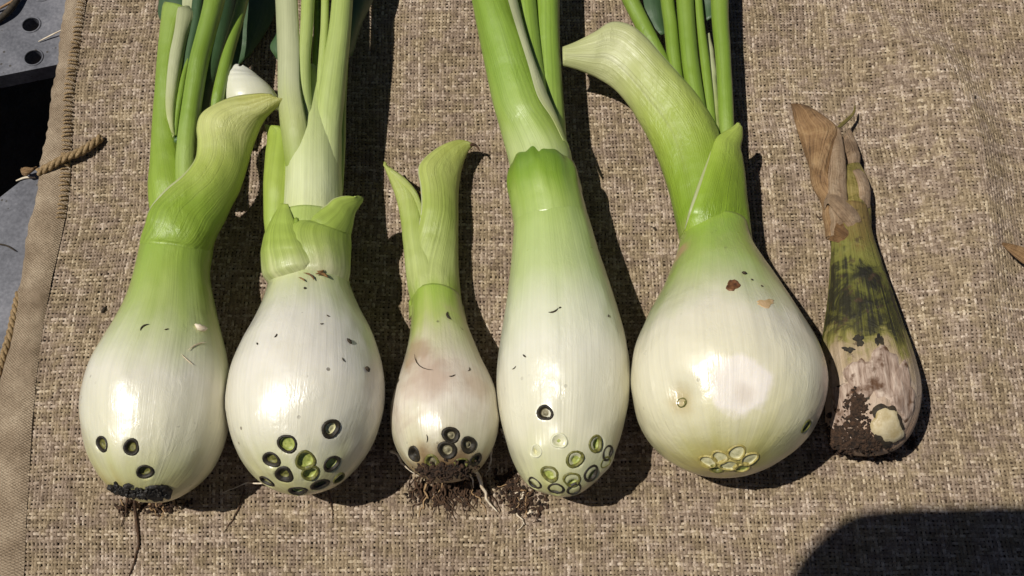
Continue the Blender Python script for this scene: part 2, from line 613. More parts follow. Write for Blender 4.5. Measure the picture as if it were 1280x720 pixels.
def hem():
    """the folded selvage along the left side of the sack: a flattened roll of cloth"""
    n, m = 420, 26
    ys = np.linspace(Y0, Y1, n)
    V = []; uv = []
    for i, y in enumerate(ys):
        xe = float(xedge(y)) + 0.0006 * math.sin(y * 140) + 0.0005 * vnoise1(np.array([y * 300]), 5)[0]
        xs = float(xseam(y)) + 0.0022
        for j in range(m):
            t = j / (m - 1)
            if t < 0.3:                               # rounded outer fold
                a = -0.7 * math.pi + (t / 0.3) * (1.2 * math.pi)
                x = xe + 0.0022 - 0.0022 * math.cos(a * 0.5 + 0.1) * 1.0
                x = xe + 0.0020 * (1 + math.cos(math.pi * (1 - t / 0.3) ) ) * 0.5
                z = -0.0036 + 0.0054 * math.sin(t / 0.3 * math.pi / 2) ** 0.7
            else:
                s = (t - 0.3) / 0.7
                x = (xe + 0.0020) * (1 - s) + xs * s
                z = 0.0018 + 0.0007 * math.sin(s * math.pi) - 0.0012 * s ** 6
            z += 0.00035 * float(vnoise2(np.array([x * 420]), np.array([y * 420]), 21)[0]) + 0.0006 * float(vnoise2(np.array([x * 60]), np.array([y * 60]), 22)[0])
            V.append((x, y + 0.010 * 0.5 * math.sin(0.6), z + h1((x, y)))); uv.append((t, y))
    N = NT('hem_jute')
    u = N.n('UVMap').outputs[0]
    geo = N.n('TexCoord').outputs['Object']
    sp = N.n('SeparateXYZ'); N.l(u, sp.inputs[0])
    # tight fine weave
    wob = N.math('MULTIPLY', N.noise(geo, 240, 3), 5.0)
    s1_ = N.math('SINE', N.math('ADD', N.math('MULTIPLY', sp.outputs[0], 84.0), wob))
    s2_ = N.math('SINE', N.math('ADD', N.math('MULTIPLY', sp.outputs[1], 4200.0), wob))
    wv = N.math('MULTIPLY', s1_, s2_)
    fine = N.noise(geo, 1300, 3, 0.7); big = N.noise(geo, 60, 4)
    t = N.math('ADD', N.math('MULTIPLY', fine, 0.5), N.math('MULTIPLY', big, 0.5))
    t = N.math('ADD', t, N.math('MULTIPLY', wv, 0.10))
    N.l(N.ramp(t, [(0.3, srgb(110, 93, 74)), (0.5, srgb(152, 134, 112)), (0.72, srgb(196, 179, 154))]), N.b.inputs['Base Color'])
    N.b.inputs['Roughness'].default_value = 0.9
    N.b.inputs['Specular IOR Level'].default_value = 0.2
    nb = N.bump(wv, 0.55, 0.0006); nb = N.bump(fine, 0.7, 0.0004, nb)
    N.l(nb, N.b.inputs['Normal'])
    mesh_obj('hem', V, grid_faces(n, m, False), N.m, sack, uv=uv)


hem()
M_cord = plain_mat('hem_cord', srgb(112, 90, 58), srgb(168, 142, 104), 900, 0.85, 0.7, 0.0003)


def tube_mesh(P, rad, m=8, cap=True):
    P = np.asarray(P, float); n = len(P)
    rad = np.broadcast_to(np.asarray(rad, float), (n,))
    T = unit(np.gradient(P, axis=0))
    ref = np.array([0.0, 0.0, 1.0])
    S = unit(np.cross(T, ref) + 1e-9)
    U = np.cross(S, T)
    a = np.arange(m) * math.tau / m
    V = P[:, None, :] + rad[:, None, None] * (np.cos(a)[None, :, None] * S[:, None, :] + np.sin(a)[None, :, None] * U[:, None, :])
    V = V.reshape(-1, 3)
    Fs = grid_faces(n, m, True)
    if cap:
        Fs.append(tuple(range(m))[::-1]); Fs.append(tuple(range((n - 1) * m, n * m)))
    return V, Fs


def rope(pts, r, parent, name='rope', turns=260.0, mat=None):
    """two twisted yarns joined in one piece of cord; pts are bench points"""
    D = resample([tuple(p) for p in pts], 90)
    L = np.concatenate([[0], np.cumsum(np.linalg.norm(np.diff(D, axis=0), axis=1))])
    T = unit(np.gradient(D, axis=0)); S = unit(np.cross(T, np.array([0, 0, 1.0]))); U = np.cross(S, T)
    V = []; Fs = []
    for k in range(3):
        a = L * turns * math.tau / 6.28 * 6 + k * math.tau / 3
        a = L / (r * 5.2) * math.tau + k * math.tau / 3
        C = D + r * 0.5 * (np.cos(a)[:, None] * S + np.sin(a)[:, None] * U)
        v, f = tube_mesh(C, r * 0.55 * (1 + 0.1 * vnoise1(L * 900, k)), 8)
        Fs += [tuple(i + len(V) for i in q) for q in f]
        V += list(v)
    return mesh_obj(name, V, Fs, mat or M_cord, parent)


fuzz()
# stitches that close the hem
def stitch_row():
    proto = None
    P = np.array([(-0.0028, 0.0003, -0.0007), (-0.0018, 0.0001, 0.0004), (0, 0, 0.0009), (0.0018, -0.0001, 0.0004), (0.0028, -0.0002, -0.0008)])
    v, f = tube_mesh(resample(P, 9), 0.00058, 6)
    y = 0.215
    k = 0
    while y > 0.042:
        x = float(xseam(y)) - 0.0006 + random.uniform(-1, 1) * 0.0005
        if proto is None:
            proto = mesh_obj('stitch', v, f, M_cord, sack); o = proto
        else:
            o = proto.copy(); scene.collection.objects.link(o)
        o.location = (x, y, 0.0018 + h1((x, y)))
        o.rotation_euler = (0, 0, R(random.uniform(-16, 14) + 6))
        o.scale = (random.uniform(0.75, 1.15), random.uniform(0.8, 1.3), random.uniform(0.8, 1.3))
        y -= random.uniform(0.0022, 0.0037)
        k += 1


stitch_row()
rope([at(48, 216, 0.002), at(62, 208, 0.0045), at(80, 198, 0.0055), at(100, 190, 0.0055), at(116, 180, 0.0045), at(126, 172, 0.003)], 0.0024, sack, 'knotted_cord')
rope([at(24, 366, -0.001), at(18, 392, 0.0), at(12, 420, 0.0), at(4, 446, -0.0004), at(-6, 480, -0.001)], 0.0022, sack, 'edge_cord')

# ------------------------------------------------------------------ plant builders
def row_of(P):
    return (P[:, 1] + 100) / 900.0


def body(name, left, right, zc, mat, parent, n=120, m=96, hr=1.0, lumps=0.012, seed=0, bumps=(), smooth=2, bias=1.0, ridge=0.0, add=None):
    """a closed rounded body of revolution between a left and a right outline; zc: list of axis heights (or 'rest')"""
    Lp = resample(left, n, bias); Rp = resample(right, n, bias)
    Lp = np.vstack([Lp[:1], smooth1(Lp, smooth)[1:-1], Lp[-1:]]); Rp = np.vstack([Rp[:1], smooth1(Rp, smooth)[1:-1], Rp[-1:]])
    k = np.linspace(0, 1, n)
    z = np.interp(k, np.linspace(0, 1, len(zc)), zc)
    z = smooth1(z[:, None], 6)[:, 0]
    L = unproj(Lp, z); Rr = unproj(Rp, z)
    C = (L + Rr) / 2; S = (Rr - L) / 2
    T = unit(np.gradient(smooth1(C, 8), axis=0))
    U = np.cross(S, T); rr = np.linalg.norm(S, axis=1, keepdims=True)
    U = unit(U); U = np.where(U[:, 2:3] < 0, -U, U)
    a = -math.pi / 2 + np.arange(m) * math.tau / m
    A, K = np.meshgrid(a, k)
    disp = 1 + lumps * (vnoise2(np.cos(A) * 1.5 + 20 + seed, K * 5 + np.sin(A) * 1.5 + 20, seed + 31))
    disp = disp + 0.45 * lumps * vnoise2(np.cos(A) * 4 + 60 + seed, K * 13 + np.sin(A) * 4 + 40, seed + 77)
    if ridge:
        disp = disp + ridge * vnoise1(A * 7 + K * 1.2 + 50, seed + 60)
    V = C[:, None, :] + disp[:, :, None] * (np.cos(A)[:, :, None] * S[:, None, :] + np.sin(A)[:, :, None] * (U * rr * hr)[:, None, :])
    for (loc, nor, rad, hgt) in bumps:
        d = np.linalg.norm(V - np.array(loc), axis=2)
        V = V + (hgt * np.exp(-(d / rad) ** (6 if hgt < -0.003 else 2)))[:, :, None] * np.array(nor)
    if add is not None:
        V = add(V, A, K)
    uv = np.stack([(A + math.pi / 2) / math.tau, np.repeat(row_of((Lp + Rp) / 2)[:, None], m, 1)], 2).reshape(-1, 2)
    Fs = grid_faces(n, m, True)
    Fs.append(tuple(range((n - 1) * m, n * m)))
    o = mesh_obj(name, V.reshape(-1, 3), Fs, mat, parent, uv=uv)
    o['tmp'] = 1
    del o['tmp']
    return o


def shell(name, left, right, zl, zr, bulge, mat, parent, n=60, m=22, thick=0.0012, p=0.5, seed=0, curl=0.0, edge_wave=0.0004, rows=None):
    """an open curved leaf or sheath: outlines on the left and right, edge heights zl and zr, and the height of its back"""
    Lp = resample(left, n); Rp = resample(right, n)
    k = np.linspace(0, 1, n)
    itp = lambda q: np.interp(k, np.linspace(0, 1, len(q)), q)
    zl, zr, b = itp(zl), itp(zr), itp(bulge)
    zl = zl + edge_wave * vnoise1(k * 14, seed); zr = zr + edge_wave * vnoise1(k * 14 + 99, seed)
    L = unproj(Lp, zl); Rr = unproj(Rp, zr)
    C = (L + Rr) / 2; S = (Rr - L) / 2
    T = unit(np.gradient(smooth1(C, 3), axis=0))
    U = unit(np.cross(S, T)); U = np.where(U[:, 2:3] < 0, -U, U)
    s = np.linspace(-1, 1, m)
    s = np.sin(s * math.pi / 2)
    V = C[:, None, :] + s[None, :, None] * S[:, None, :] + ((1 - s[None, :] ** 2).clip(0) ** p * b[:, None])[:, :, None] * U[:, None, :]
    vv = row_of((Lp + Rp) / 2) if rows is None else (np.linspace(rows[0], rows[1], n) + 100) / 900.0
    uv = np.stack([np.repeat((s[None, :] + 1) / 4 + 0.1 * seed, n, 0), np.repeat(vv[:, None], m, 1)], 2).reshape(-1, 2)
    o = mesh_obj(name, V.reshape(-1, 3), grid_faces(n, m, False), mat, parent, uv=uv)
    md = o.modifiers.new('thickness', 'SOLIDIFY'); md.thickness = thick; md.offset = 0
    return o


def rolled_margin(o, n, m, side, k0, k1, rad, mat, parent, lift=0.0003):
    """the thin pale rolled edge of a sheath"""
    co = np.array([tuple(v.co) for v in o.data.vertices]).reshape(n, m, 3)
    P = co[int(k0 * (n - 1)):int(k1 * (n - 1)) + 1, 0 if side == 'L' else m - 1, :].copy()
    P[:, 2] += lift
    k = np.linspace(0, 1, len(P))
    v, f = tube_mesh(P, rad * (0.35 + 0.65 * np.sin(np.clip(k, 0.02, 0.98) * math.pi)), 8)
    uv = np.tile(np.array([[0.3, 0.22]]), (len(v), 1)) + np.stack([np.zeros(len(v)), np.repeat(k * 0.06, 8)], 1)
    return mesh_obj('rolled_margin', v, f, mat, parent, uv=uv)


def stalk(name, pts, zs, rads, mat, parent, n=60, m=20, seed=0, groove=0.0, rows=None):
    """a round leaf stalk along photograph points; rads in photograph pixels"""
    Pp = resample(pts, n)
    k = np.linspace(0, 1, n)
    z = np.interp(k, np.linspace(0, 1, len(zs)), zs); z = smooth1(z[:, None], 4)[:, 0]
    r = np.interp(k, np.linspace(0, 1, len(rads)), rads)
    C = unproj(Pp, z)
    sc = np.linalg.norm(unproj(Pp + np.array([1.0, 0]), z) - C, axis=1)
    T = unit(np.gradient(C, axis=0)); S = unit(np.cross(T, np.array([0, 0, 1.0]))); U = np.cross(S, T)
    a = -math.pi / 2 + np.arange(m) * math.tau / m
    g = 1 - groove * np.exp(-((a - math.pi / 2) / 0.35) ** 2) + 0.02 * vnoise1(a * 3 + 30, seed)
    V = C[:, None, :] + (r * sc)[:, None, None] * g[None, :, None] * (np.cos(a)[None, :, None] * S[:, None, :] + np.sin(a)[None, :, None] * U[:, None, :])
    vv = row_of(Pp) if rows is None else (np.linspace(rows[0], rows[1], n) + 100) / 900.0
    uv = np.stack([np.repeat(((a + math.pi / 2) / math.tau)[None, :] * 0.5, n, 0), np.repeat(vv[:, None], m, 1)], 2).reshape(-1, 2)
    Fs = grid_faces(n, m, True); Fs.append(tuple(range(m))[::-1]); Fs.append(tuple(range((n - 1) * m, n * m)))
    return mesh_obj(name, V.reshape(-1, 3), Fs, mat, parent, uv=uv)


def bvh_of(o):
    me = o.data
    return BVHTree.FromPolygons([v.co.copy() for v in me.vertices], [tuple(p.vertices) for p in me.polygons])


def hit(bvh, px, py):
    d = ray(px, py).normalized()
    loc, nor, i, dist = bvh.ray_cast(CAM, d)
    if loc is None: return None
    if nor.dot(d) > 0: nor = -nor
    return loc, nor


def scar(loc, nor, r, parent, ring, floor, depth=0.0020, rise=0.00022, inner=0.76, nub=0.0, skin=None):
    prof = [(1.18, -0.0009), (1.08, -0.0001), (1.0, rise * 0.8), (0.93, rise), (0.85, rise * 0.5), (inner, -depth * 0.55), (inner * 0.9, -depth), (inner * 0.45, -depth + nub * 0.9), (0.0, -depth + nub)]
    m = 20
    q = nor.to_track_quat('Z', 'Y').to_matrix()
    V = []; ph = random.uniform(0, 6)
    for i, (a, z) in enumerate(prof):
        for k in range(m):
            t = k * math.tau / m
            rr = a * r * (1 + 0.07 * math.sin(2 * t + ph) + 0.05 * math.sin(3 * t + 2 * ph) + random.uniform(-.02, .02))
            V.append(loc + q @ Vector((rr * math.cos(t), rr * math.sin(t), z)))
    Fs = grid_faces(len(prof), m, True)
    o = mesh_obj('root_scar', V, Fs, [ring, floor], parent)
    idx = np.zeros(len(Fs), np.int32)
    idx[5 * m:] = 1
    o.data.polygons.foreach_set('material_index', idx)
    return o


def root(pts, r0, mat, parent, name='root', wob=0.0006, m=6, n=26):
    """thin root; pts are (px, py, height above cloth)"""
    W = []
    for px, py, hgt in pts:
        q = at(px, py, hgt)
        for _ in range(3):
            q = at(px, py, hgt + h1(q))
        W.append(tuple(q))
    D = resample(W, n)
    k = np.linspace(0, 1, n)
    sd_ = random.randint(0, 999)
    D[:, 0] += wob * vnoise1(k * 9 + sd_, sd_) * np.sin(k * math.pi * 0.9 + 0.1)
    D[:, 1] += wob * vnoise1(k * 9 + 70 + sd_, sd_) * np.sin(k * math.pi * 0.9 + 0.1)
    v, f = tube_mesh(D, r0 * (1 - 0.75 * k), m)
    return mesh_obj(name, v, f, mat, parent)


def rest(left, right, hi=0.5):
    """height of the axis of a body that rests on the cloth"""
    n = 60
    Lp = resample(left, n); Rp = resample(right, n)
    z = 0.03
    for _ in range(6):
        zz = np.full(n, z)
        w_ = np.linalg.norm(unproj(Lp, zz) - unproj(Rp, zz), axis=1).max() / 2
        z = w_
    return z


def plant(name, left, right, label):
    z = rest(left, right)
    q = at((left[0][0] + right[0][0]) / 2, left[0][1], z)
    e = link(bpy.data.objects.new(name, None))
    e.location = (0, 0, 0)
    tag(e, label, 'bulb', 'uprooted bulbs in a row on the burlap')
    return e, z


def make_bulb(P, left, right, zc, mat, scars=(), dents=(), hr=1.0, lumps=0.017, seed=0, swell=0.0006, n=180, m=176, **kw):
    o = body('bulb', left, right, zc, mat, P, n=n, m=m, hr=hr, lumps=lumps, seed=seed, **kw)
    if not scars and not dents: return o, bvh_of(o)
    b = bvh_of(o)
    bumps = []; pits = []
    for s in scars:
        h = hit(b, s[0], s[1])
        if h:
            rr = s[2] * 0.00042
            bumps.append((h[0], h[1], rr * 2.1, swell)); pits.append((h[0], h[1], rr * 0.86, -0.0034))
    for (px, py, rad, hg) in dents:
        h = hit(b, px, py)
        if h: bumps.append((h[0], h[1], rad * 0.00044, hg))
    me = o.data
    bpy.data.objects.remove(o); bpy.data.meshes.remove(me)
    o = body('bulb', left, right, zc, mat, P, n=n, m=m, hr=hr, lumps=lumps, seed=seed, bumps=bumps, **kw)
    b2 = bvh_of(o)
    surf = [(s, hit(b2, s[0], s[1])) for s in scars]
    me = o.data
    bpy.data.objects.remove(o); bpy.data.meshes.remove(me)
    o = body('bulb', left, right, zc, mat, P, n=n, m=m, hr=hr, lumps=lumps, seed=seed, bumps=bumps + pits, **kw)
    for s, h in surf:
        if h:
            loc = h[0]
            scar(loc, h[1], s[2] * 0.00042, o, s[3], s[4], **(s[5] if len(s) > 5 else {}))
    return o, b2


def bit(b, px, py, length, width, ang, mat, parent, name='dirt_fleck', lift=0.00018):
    """a sliver of debris lying on a surface"""
    h = hit(b, px, py)
    if not h: return
    loc, nor = h
    q = nor.to_track_quat('Z', 'Y').to_matrix()
    V = []; L = length * 0.00044; w_ = width * 0.00044
    ca, sa = math.cos(ang), math.sin(ang)
    ts = np.linspace(-1, 1, 7); bend = random.uniform(-.25, .25)
    P = []
    for t in ts:
        x = t * L / 2; y = bend * L * (t * t - 0.5)
        P.append(tuple(loc + q @ Vector((x * ca - y * sa, x * sa + y * ca, lift + w_ * 0.2))))
    v, f = tube_mesh(P, w_ / 2 * np.array([0.25, 0.7, 1, 0.9, 1, 0.6, 0.2]), 6)
    return mesh_obj(name, v, f, mat, parent)


M_scar_tan = plain_mat('scar_tan', srgb(132, 118, 56), srgb(186, 172, 104), 700, 0.5, 0.4, 0.0003)
TN = M_scar_tan
K, G, O, CR, GR, SK = M_scar_black, M_scar_green, M_scar_olive, M_scar_cream, M_scar_grey, M_scar_skin

# ================================================================== plant 1
L1 = [(178, 628), (150, 618), (132, 604), (117, 580), (108, 553), (104, 525), (106, 495), (114, 466), (127, 440), (144, 411), (158, 382), (168, 350), (174, 325), (180, 300), (192, 275), (208, 250)]
R1 = [(178, 628), (208, 625), (233, 612), (256, 592), (271, 566), (281, 538), (286, 505), (286, 470), (281, 436), (272, 400), (265, 366), (261, 340), (264, 316), (266, 298), (262, 275), (250, 250)]
P1, z1 = plant('bulb_plant', L1, R1, 'white bulb with charred black base, long green neck and one broad bent sheath')
zz1 = [z1, z1, z1, z1, z1 * 0.98, z1 * 0.96, z1 * 0.95, z1 * 0.92, z1 * 0.75]
m1 = plant_mat('skin_one', coat=0.9, stops=[(200, (150, 178, 58)), (262, (150, 182, 58)), (300, (144, 180, 58)), (330, (152, 184, 70)), (360, (162, 190, 84)), (400, (180, 200, 116)), (440, (208, 216, 168)), (490, (236, 234, 218)), (560, (230, 228, 202)), (600, (206, 206, 150)), (625, (190, 180, 110))],
               streak=0.05, specks=0.5, seed=1, wave=0.03, rough=0.3)
s1 = [(127, 555, 8.5, K, O, dict(inner=0.66)), (164, 559, 8.5, K, O, dict(inner=0.55)), (181, 590, 8.5, K, O, dict(inner=0.6))]
b1, v1 = make_bulb(P1, L1, R1, zz1, m1, s1, [(150, 575, 30, 0.0012), (150, 470, 26, 0.001)], seed=1)
m1s = plant_mat('sheath_one', [(0, (156, 182, 66)), (118, (186, 188, 96)), (130, (198, 204, 124)), (170, (206, 214, 132)), (215, (178, 198, 90)), (262, (146, 180, 56)), (300, (150, 184, 62)), (330, (158, 190, 76)), (360, (168, 196, 90))], streak=0.13, translucent=0.06, sss=0.12, bump=0.4, seed=2, veins=80, rough=0.36, wave=0.02)
zt = z1 * 0.9
# outer sheath bending away to the right
sh1 = shell('sheath', [(184, 345), (178, 305), (183, 280), (189, 262), (208, 240), (231, 220), (245, 200), (248, 178), (247, 160), (252, 144), (268, 132), (292, 122), (322, 118), (340, 118.5)],
      [(254, 345), (267, 302), (280, 276), (288, 258), (297, 240), (303, 222), (309, 203), (315, 184), (320, 170), (326, 156), (333, 145), (342, 136), (350, 129), (357, 122)],
      [zt, zt + 0.002, zt + 0.012, zt + 0.0145, zt + 0.0145, zt + 0.0135, zt + 0.012, zt + 0.012, zt + 0.014, zt + 0.016],
      [zt, zt, zt, zt - 0.002, zt - 0.003, zt - 0.003, zt - 0.002, zt, zt + 0.006, zt + 0.014],
      [0.0125, 0.0195, 0.0145, 0.0115, 0.0105, 0.0105, 0.011, 0.011, 0.009, 0.0015], m1s, P1, n=90, thick=0.0014, p=0.5, seed=1)
m1g = plant_mat('stalk_green', [(-80, (116, 150, 46)), (0, (128, 160, 56)), (60, (122, 156, 50)), (150, (128, 162, 54)), (200, (150, 178, 84)), (260, (152, 180, 80))], streak=0.10, seed=3, veins=50, rough=0.36, sss=0.1)
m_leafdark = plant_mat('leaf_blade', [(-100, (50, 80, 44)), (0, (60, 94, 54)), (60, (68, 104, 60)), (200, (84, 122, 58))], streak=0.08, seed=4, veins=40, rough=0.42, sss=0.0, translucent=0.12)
m_pale = plant_mat('pale_sheath', [(-80, (178, 190, 130)), (0, (198, 206, 158)), (90, (206, 214, 168)), (150, (196, 208, 134)), (230, (164, 190, 84)), (270, (150, 182, 60))], streak=0.1, seed=5, veins=70, rough=0.4, sss=0.0, translucent=0.2)
rolled_margin(sh1, 90, 22, 'L', 0.22, 0.56, 0.0013, m_pale, sh1)
# rear sheath on the left, its pale inner margin, stalks
m1r = plant_mat('rear_sheath_one', [(-60, (150, 178, 84)), (20, (144, 174, 72)), (100, (132, 166, 52)), (180, (138, 170, 54)), (270, (150, 182, 60))], streak=0.1, seed=6, veins=70, rough=0.36, sss=0.1)
shell('inner_sheath', [(194, 290), (189, 246), (192, 200), (195, 150), (199, 100), (203, 50), (206, 8), (207, 8)],
      [(250, 290), (240, 240), (228, 205), (218, 170), (213, 120), (215, 70), (222, 30), (232, 10)],
      [zt - 0.008, zt - 0.006, zt - 0.003, zt], [zt - 0.004, zt - 0.001, zt + 0.004, zt + 0.006], [0.010, 0.011, 0.006, 0.004, 0.004, 0.004], m1r, P1, n=70, thick=0.0014, seed=2)
shell('sheath_margin', [(214, 166), (208, 140), (208, 110), (212, 70), (218, 40), (222, 12), (226, 8)],
      [(216, 172), (218, 150), (222, 115), (228, 80), (235, 45), (242, 20), (236, 8)],
      [zt + 0.006, zt + 0.007, zt + 0.008, zt + 0.008], [zt + 0.004, zt + 0.003, zt + 0.002, zt + 0.004], [0.001, 0.003, 0.003, 0.001], m_pale, P1, n=50, thick=0.0008, p=1.0, seed=3)
stalk('leaf_stalk', [(234, 232), (233, 200), (236, 160), (242, 115), (249, 75), (258, 40), (268, 0), (280, -70)], [zt + 0.004, zt + 0.006, zt + 0.009, zt + 0.01, zt + 0.01], [14, 13, 12, 12, 12, 13, 14], m1g, P1, seed=1)
stalk('leaf_stalk', [(266, 160), (271, 128), (277, 100), (284, 70), (291, 45), (298, 22), (306, -10)], [zt - 0.004, zt, zt, zt - 0.004, zt - 0.01], [8.5, 8.5, 8, 8, 7.5, 7], m1g, P1, seed=2)
stalk('leaf_stalk', [(222, 180), (226, 140), (232, 100), (238, 60), (246, 20), (256, -70)], [zt, zt + 0.001, zt + 0.001, zt - 0.002], [6, 7, 7, 8, 9], m_leafdark, P1, seed=3)
stalk('leaf_stalk', [(218, 170), (222, 140), (229, 100), (236, 70)], [zt + 0.003, zt + 0.004, zt + 0.003], [4, 4, 4, 2], m1g, P1, seed=4)
# blunt white inner scale behind the sheath
m_white = plant_mat('white_scale', [(60, (214, 216, 204)), (90, (226, 228, 216)), (130, (216, 218, 190))], streak=0.02, bump=0.06, seed=7, rough=0.45, sss=0.1, wave=0.01)
shell('inner_scale', [(278, 140), (279, 122), (281, 104), (286, 90), (293, 82), (299, 81)], [(350, 140), (346, 122), (337, 109), (325, 98), (313, 88), (303, 82)],
      [zt - 0.012, zt - 0.008, zt - 0.006, zt - 0.002], [zt - 0.012, zt - 0.008, zt - 0.006, zt - 0.002], [0.012, 0.012, 0.010, 0.007, 0.002], m_white, P1, n=36, thick=0.0012, seed=4)
# folded leaf blades at the top, mostly in shade
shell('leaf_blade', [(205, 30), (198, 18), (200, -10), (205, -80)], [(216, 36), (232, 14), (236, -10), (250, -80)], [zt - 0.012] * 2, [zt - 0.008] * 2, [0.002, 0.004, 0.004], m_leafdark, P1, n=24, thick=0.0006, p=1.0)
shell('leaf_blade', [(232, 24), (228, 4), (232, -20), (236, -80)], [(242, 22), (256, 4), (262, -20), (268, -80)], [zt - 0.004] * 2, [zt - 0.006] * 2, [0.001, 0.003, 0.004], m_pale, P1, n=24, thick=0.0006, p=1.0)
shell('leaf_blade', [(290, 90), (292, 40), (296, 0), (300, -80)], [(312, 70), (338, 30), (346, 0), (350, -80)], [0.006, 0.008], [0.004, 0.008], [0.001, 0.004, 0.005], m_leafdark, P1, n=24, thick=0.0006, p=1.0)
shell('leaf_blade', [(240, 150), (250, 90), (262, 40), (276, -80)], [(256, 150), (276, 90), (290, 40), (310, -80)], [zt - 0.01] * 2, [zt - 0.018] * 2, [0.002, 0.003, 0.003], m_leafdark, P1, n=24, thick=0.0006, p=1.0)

# ================================================================== plant 2
L2 = [(372, 619), (345, 613), (322, 600), (303, 578), (291, 550), (285, 520), (285, 495), (290, 468), (302, 437), (317, 410), (329, 382), (336, 358), (339, 338), (340, 318), (342, 296), (346, 276)]
R2 = [(372, 619), (400, 613), (425, 601), (447, 580), (464, 553), (475, 525), (480, 500), (480, 474), (474, 442), (464, 413), (449, 384), (439, 360), (435, 340), (434, 318), (434, 296), (432, 276)]
P2, z2 = plant('bulb_plant', L2, R2, 'white bulb with many black rimmed green root holes and a pale sheathed stem')
zt = z2 * 0.92
m2 = plant_mat('skin_two', coat=0.9, stops=[(270, (176, 200, 104)), (320, (180, 204, 110)), (348, (196, 208, 140)), (380, (206, 212, 172)), (420, (230, 228, 216)), (480, (238, 235, 226)), (560, (232, 230, 210)), (595, (212, 212, 160)), (620, (196, 190, 122))],
               streak=0.04, specks=0.7, blotch=0.12, seed=8, wave=0.025, rough=0.28)
s2 = [(414, 536, 10, K, CR, dict(inner=0.6, nub=0.0006)), (359, 555, 10, K, G, dict(inner=0.8, rise=0.0003)), (382, 576, 11, O, G, dict(inner=0.78)),
      (339, 575, 9.5, K, O, dict(inner=0.6)), (415, 580, 9.5, K, G, dict(inner=0.66)), (355, 594, 10.5, K, O, dict(inner=0.5)), (388, 592, 9.5, O, G, dict(inner=0.74)),
      (333, 602, 8.5, K, O), (400, 606, 10, K, O, dict(inner=0.55)), (372, 614, 10, K, G, dict(inner=0.6)), (424, 598, 8, O, O)]
b2, v2 = make_bulb(P2, L2, R2, [z2, z2, z2, z2 * 0.98, z2 * 0.95, zt], m2, s2, [(430, 480, 40, 0.001), (320, 540, 30, 0.0012)], seed=8)
m2s = plant_mat('stem_two', [(-80, (156, 180, 84)), (0, (170, 192, 100)), (60, (176, 196, 112)), (130, (180, 200, 118)), (190, (198, 212, 146)), (250, (212, 222, 172)), (290, (208, 218, 160))], streak=0.13, seed=9, veins=90, rough=0.36, sss=0.12)
body('stem', [(354, 320), (353, 285), (356, 250), (357, 220), (357, 190), (358, 160), (359, 130), (360, 105)], [(428, 320), (430, 285), (428, 250), (427, 220), (427, 190), (428, 160), (429, 130), (430, 105)], [zt, zt, zt, zt, zt - 0.001, zt - 0.006, zt - 0.012, zt - 0.016], m2s, P2, n=50, m=48, ridge=0.012, seed=9)
m2c = plant_mat('collar_two', [(150, (164, 192, 76)), (240, (172, 196, 84)), (280, (170, 198, 84)), (305, (168, 194, 84)), (325, (182, 202, 110)), (345, (210, 214, 164)), (362, (228, 226, 200))], streak=0.14, seed=10, veins=90, rough=0.34, translucent=0.1, sss=0.0, wave=0.012)
# torn collar: right lobe ending in a tip, left lobe, crease
cl2 = shell('collar', [(374, 362), (367, 332), (360, 310), (358, 296), (362, 284), (372, 276), (390, 268), (408, 258), (417, 250), (430, 246), (444, 246)],
      [(431, 362), (434, 332), (436, 310), (436, 296), (438, 284), (440, 272), (443, 264), (447, 258), (450, 254), (452, 251), (453, 248)],
      [zt + 0.012, zt + 0.019, zt + 0.020, zt + 0.019, zt + 0.017, zt + 0.016, zt + 0.016, zt + 0.014], [zt, zt, zt, zt - 0.001, zt, zt + 0.003, zt + 0.006, zt + 0.008], [0.008, 0.0125, 0.013, 0.012, 0.010, 0.008, 0.004, 0.001], m2c, P2, n=60, thick=0.0012, seed=5)
shell('collar', [(344, 364), (339, 334), (340, 305), (344, 285), (350, 268), (355, 255)], [(404, 344), (394, 326), (384, 306), (374, 288), (366, 272), (360, 256)],
      [zt, zt, zt, zt + 0.002, zt + 0.006, zt + 0.01], [zt + 0.012, zt + 0.0215, zt + 0.022, zt + 0.021, zt + 0.019, zt + 0.016], [0.008, 0.0145, 0.013, 0.010, 0.006, 0.002], m2c, P2, n=60, thick=0.0012, seed=6)
shell('collar_fold', [(398, 345), (388, 326), (377, 306), (370, 286), (368, 274)], [(409, 344), (400, 320), (390, 302), (378, 286), (371, 272)],
      [zt + 0.0185, zt + 0.0225, zt + 0.0225, zt + 0.020], [zt + 0.0175, zt + 0.0215, zt + 0.0215, zt + 0.020], [0.0004, 0.0008, 0.0008, 0.0004], m_pale, P2, n=30, thick=0.0007, p=1, seed=7)
rolled_margin(cl2, 60, 22, 'L', 0.15, 0.97, 0.0008, m_pale, cl2)
m_wound = plain_mat('torn_brown', srgb(84, 58, 30), srgb(150, 112, 66), 500, 0.8)
for (x, y, l, wd, a) in ((402, 346, 15, 4, 0.6), (387, 347, 16, 2.4, -0.2), (378, 351, 10, 2, -0.7), (400, 341, 9, 3, 1.2)):
    q = at(x, y, zt + 0.0215)
    bit(bvh_of(P2.children[2]) if False else v2, x, y, l, wd, a, m_wound, b2, 'torn_edge', 0.0012)
# loose sheath on the left
shell('sheath', [(341, 312), (337, 280), (336, 240), (336, 200), (337, 175), (334, 160), (333, 156)], [(350, 312), (353, 280), (357, 240), (360, 200), (360, 175), (358, 165), (350, 158)],
      [zt - 0.012, zt - 0.010, zt - 0.009, zt - 0.008], [zt - 0.002, zt, zt, zt - 0.002], [0.004, 0.006, 0.007, 0.006, 0.003], m2c, P2, n=44, thick=0.001, seed=8)
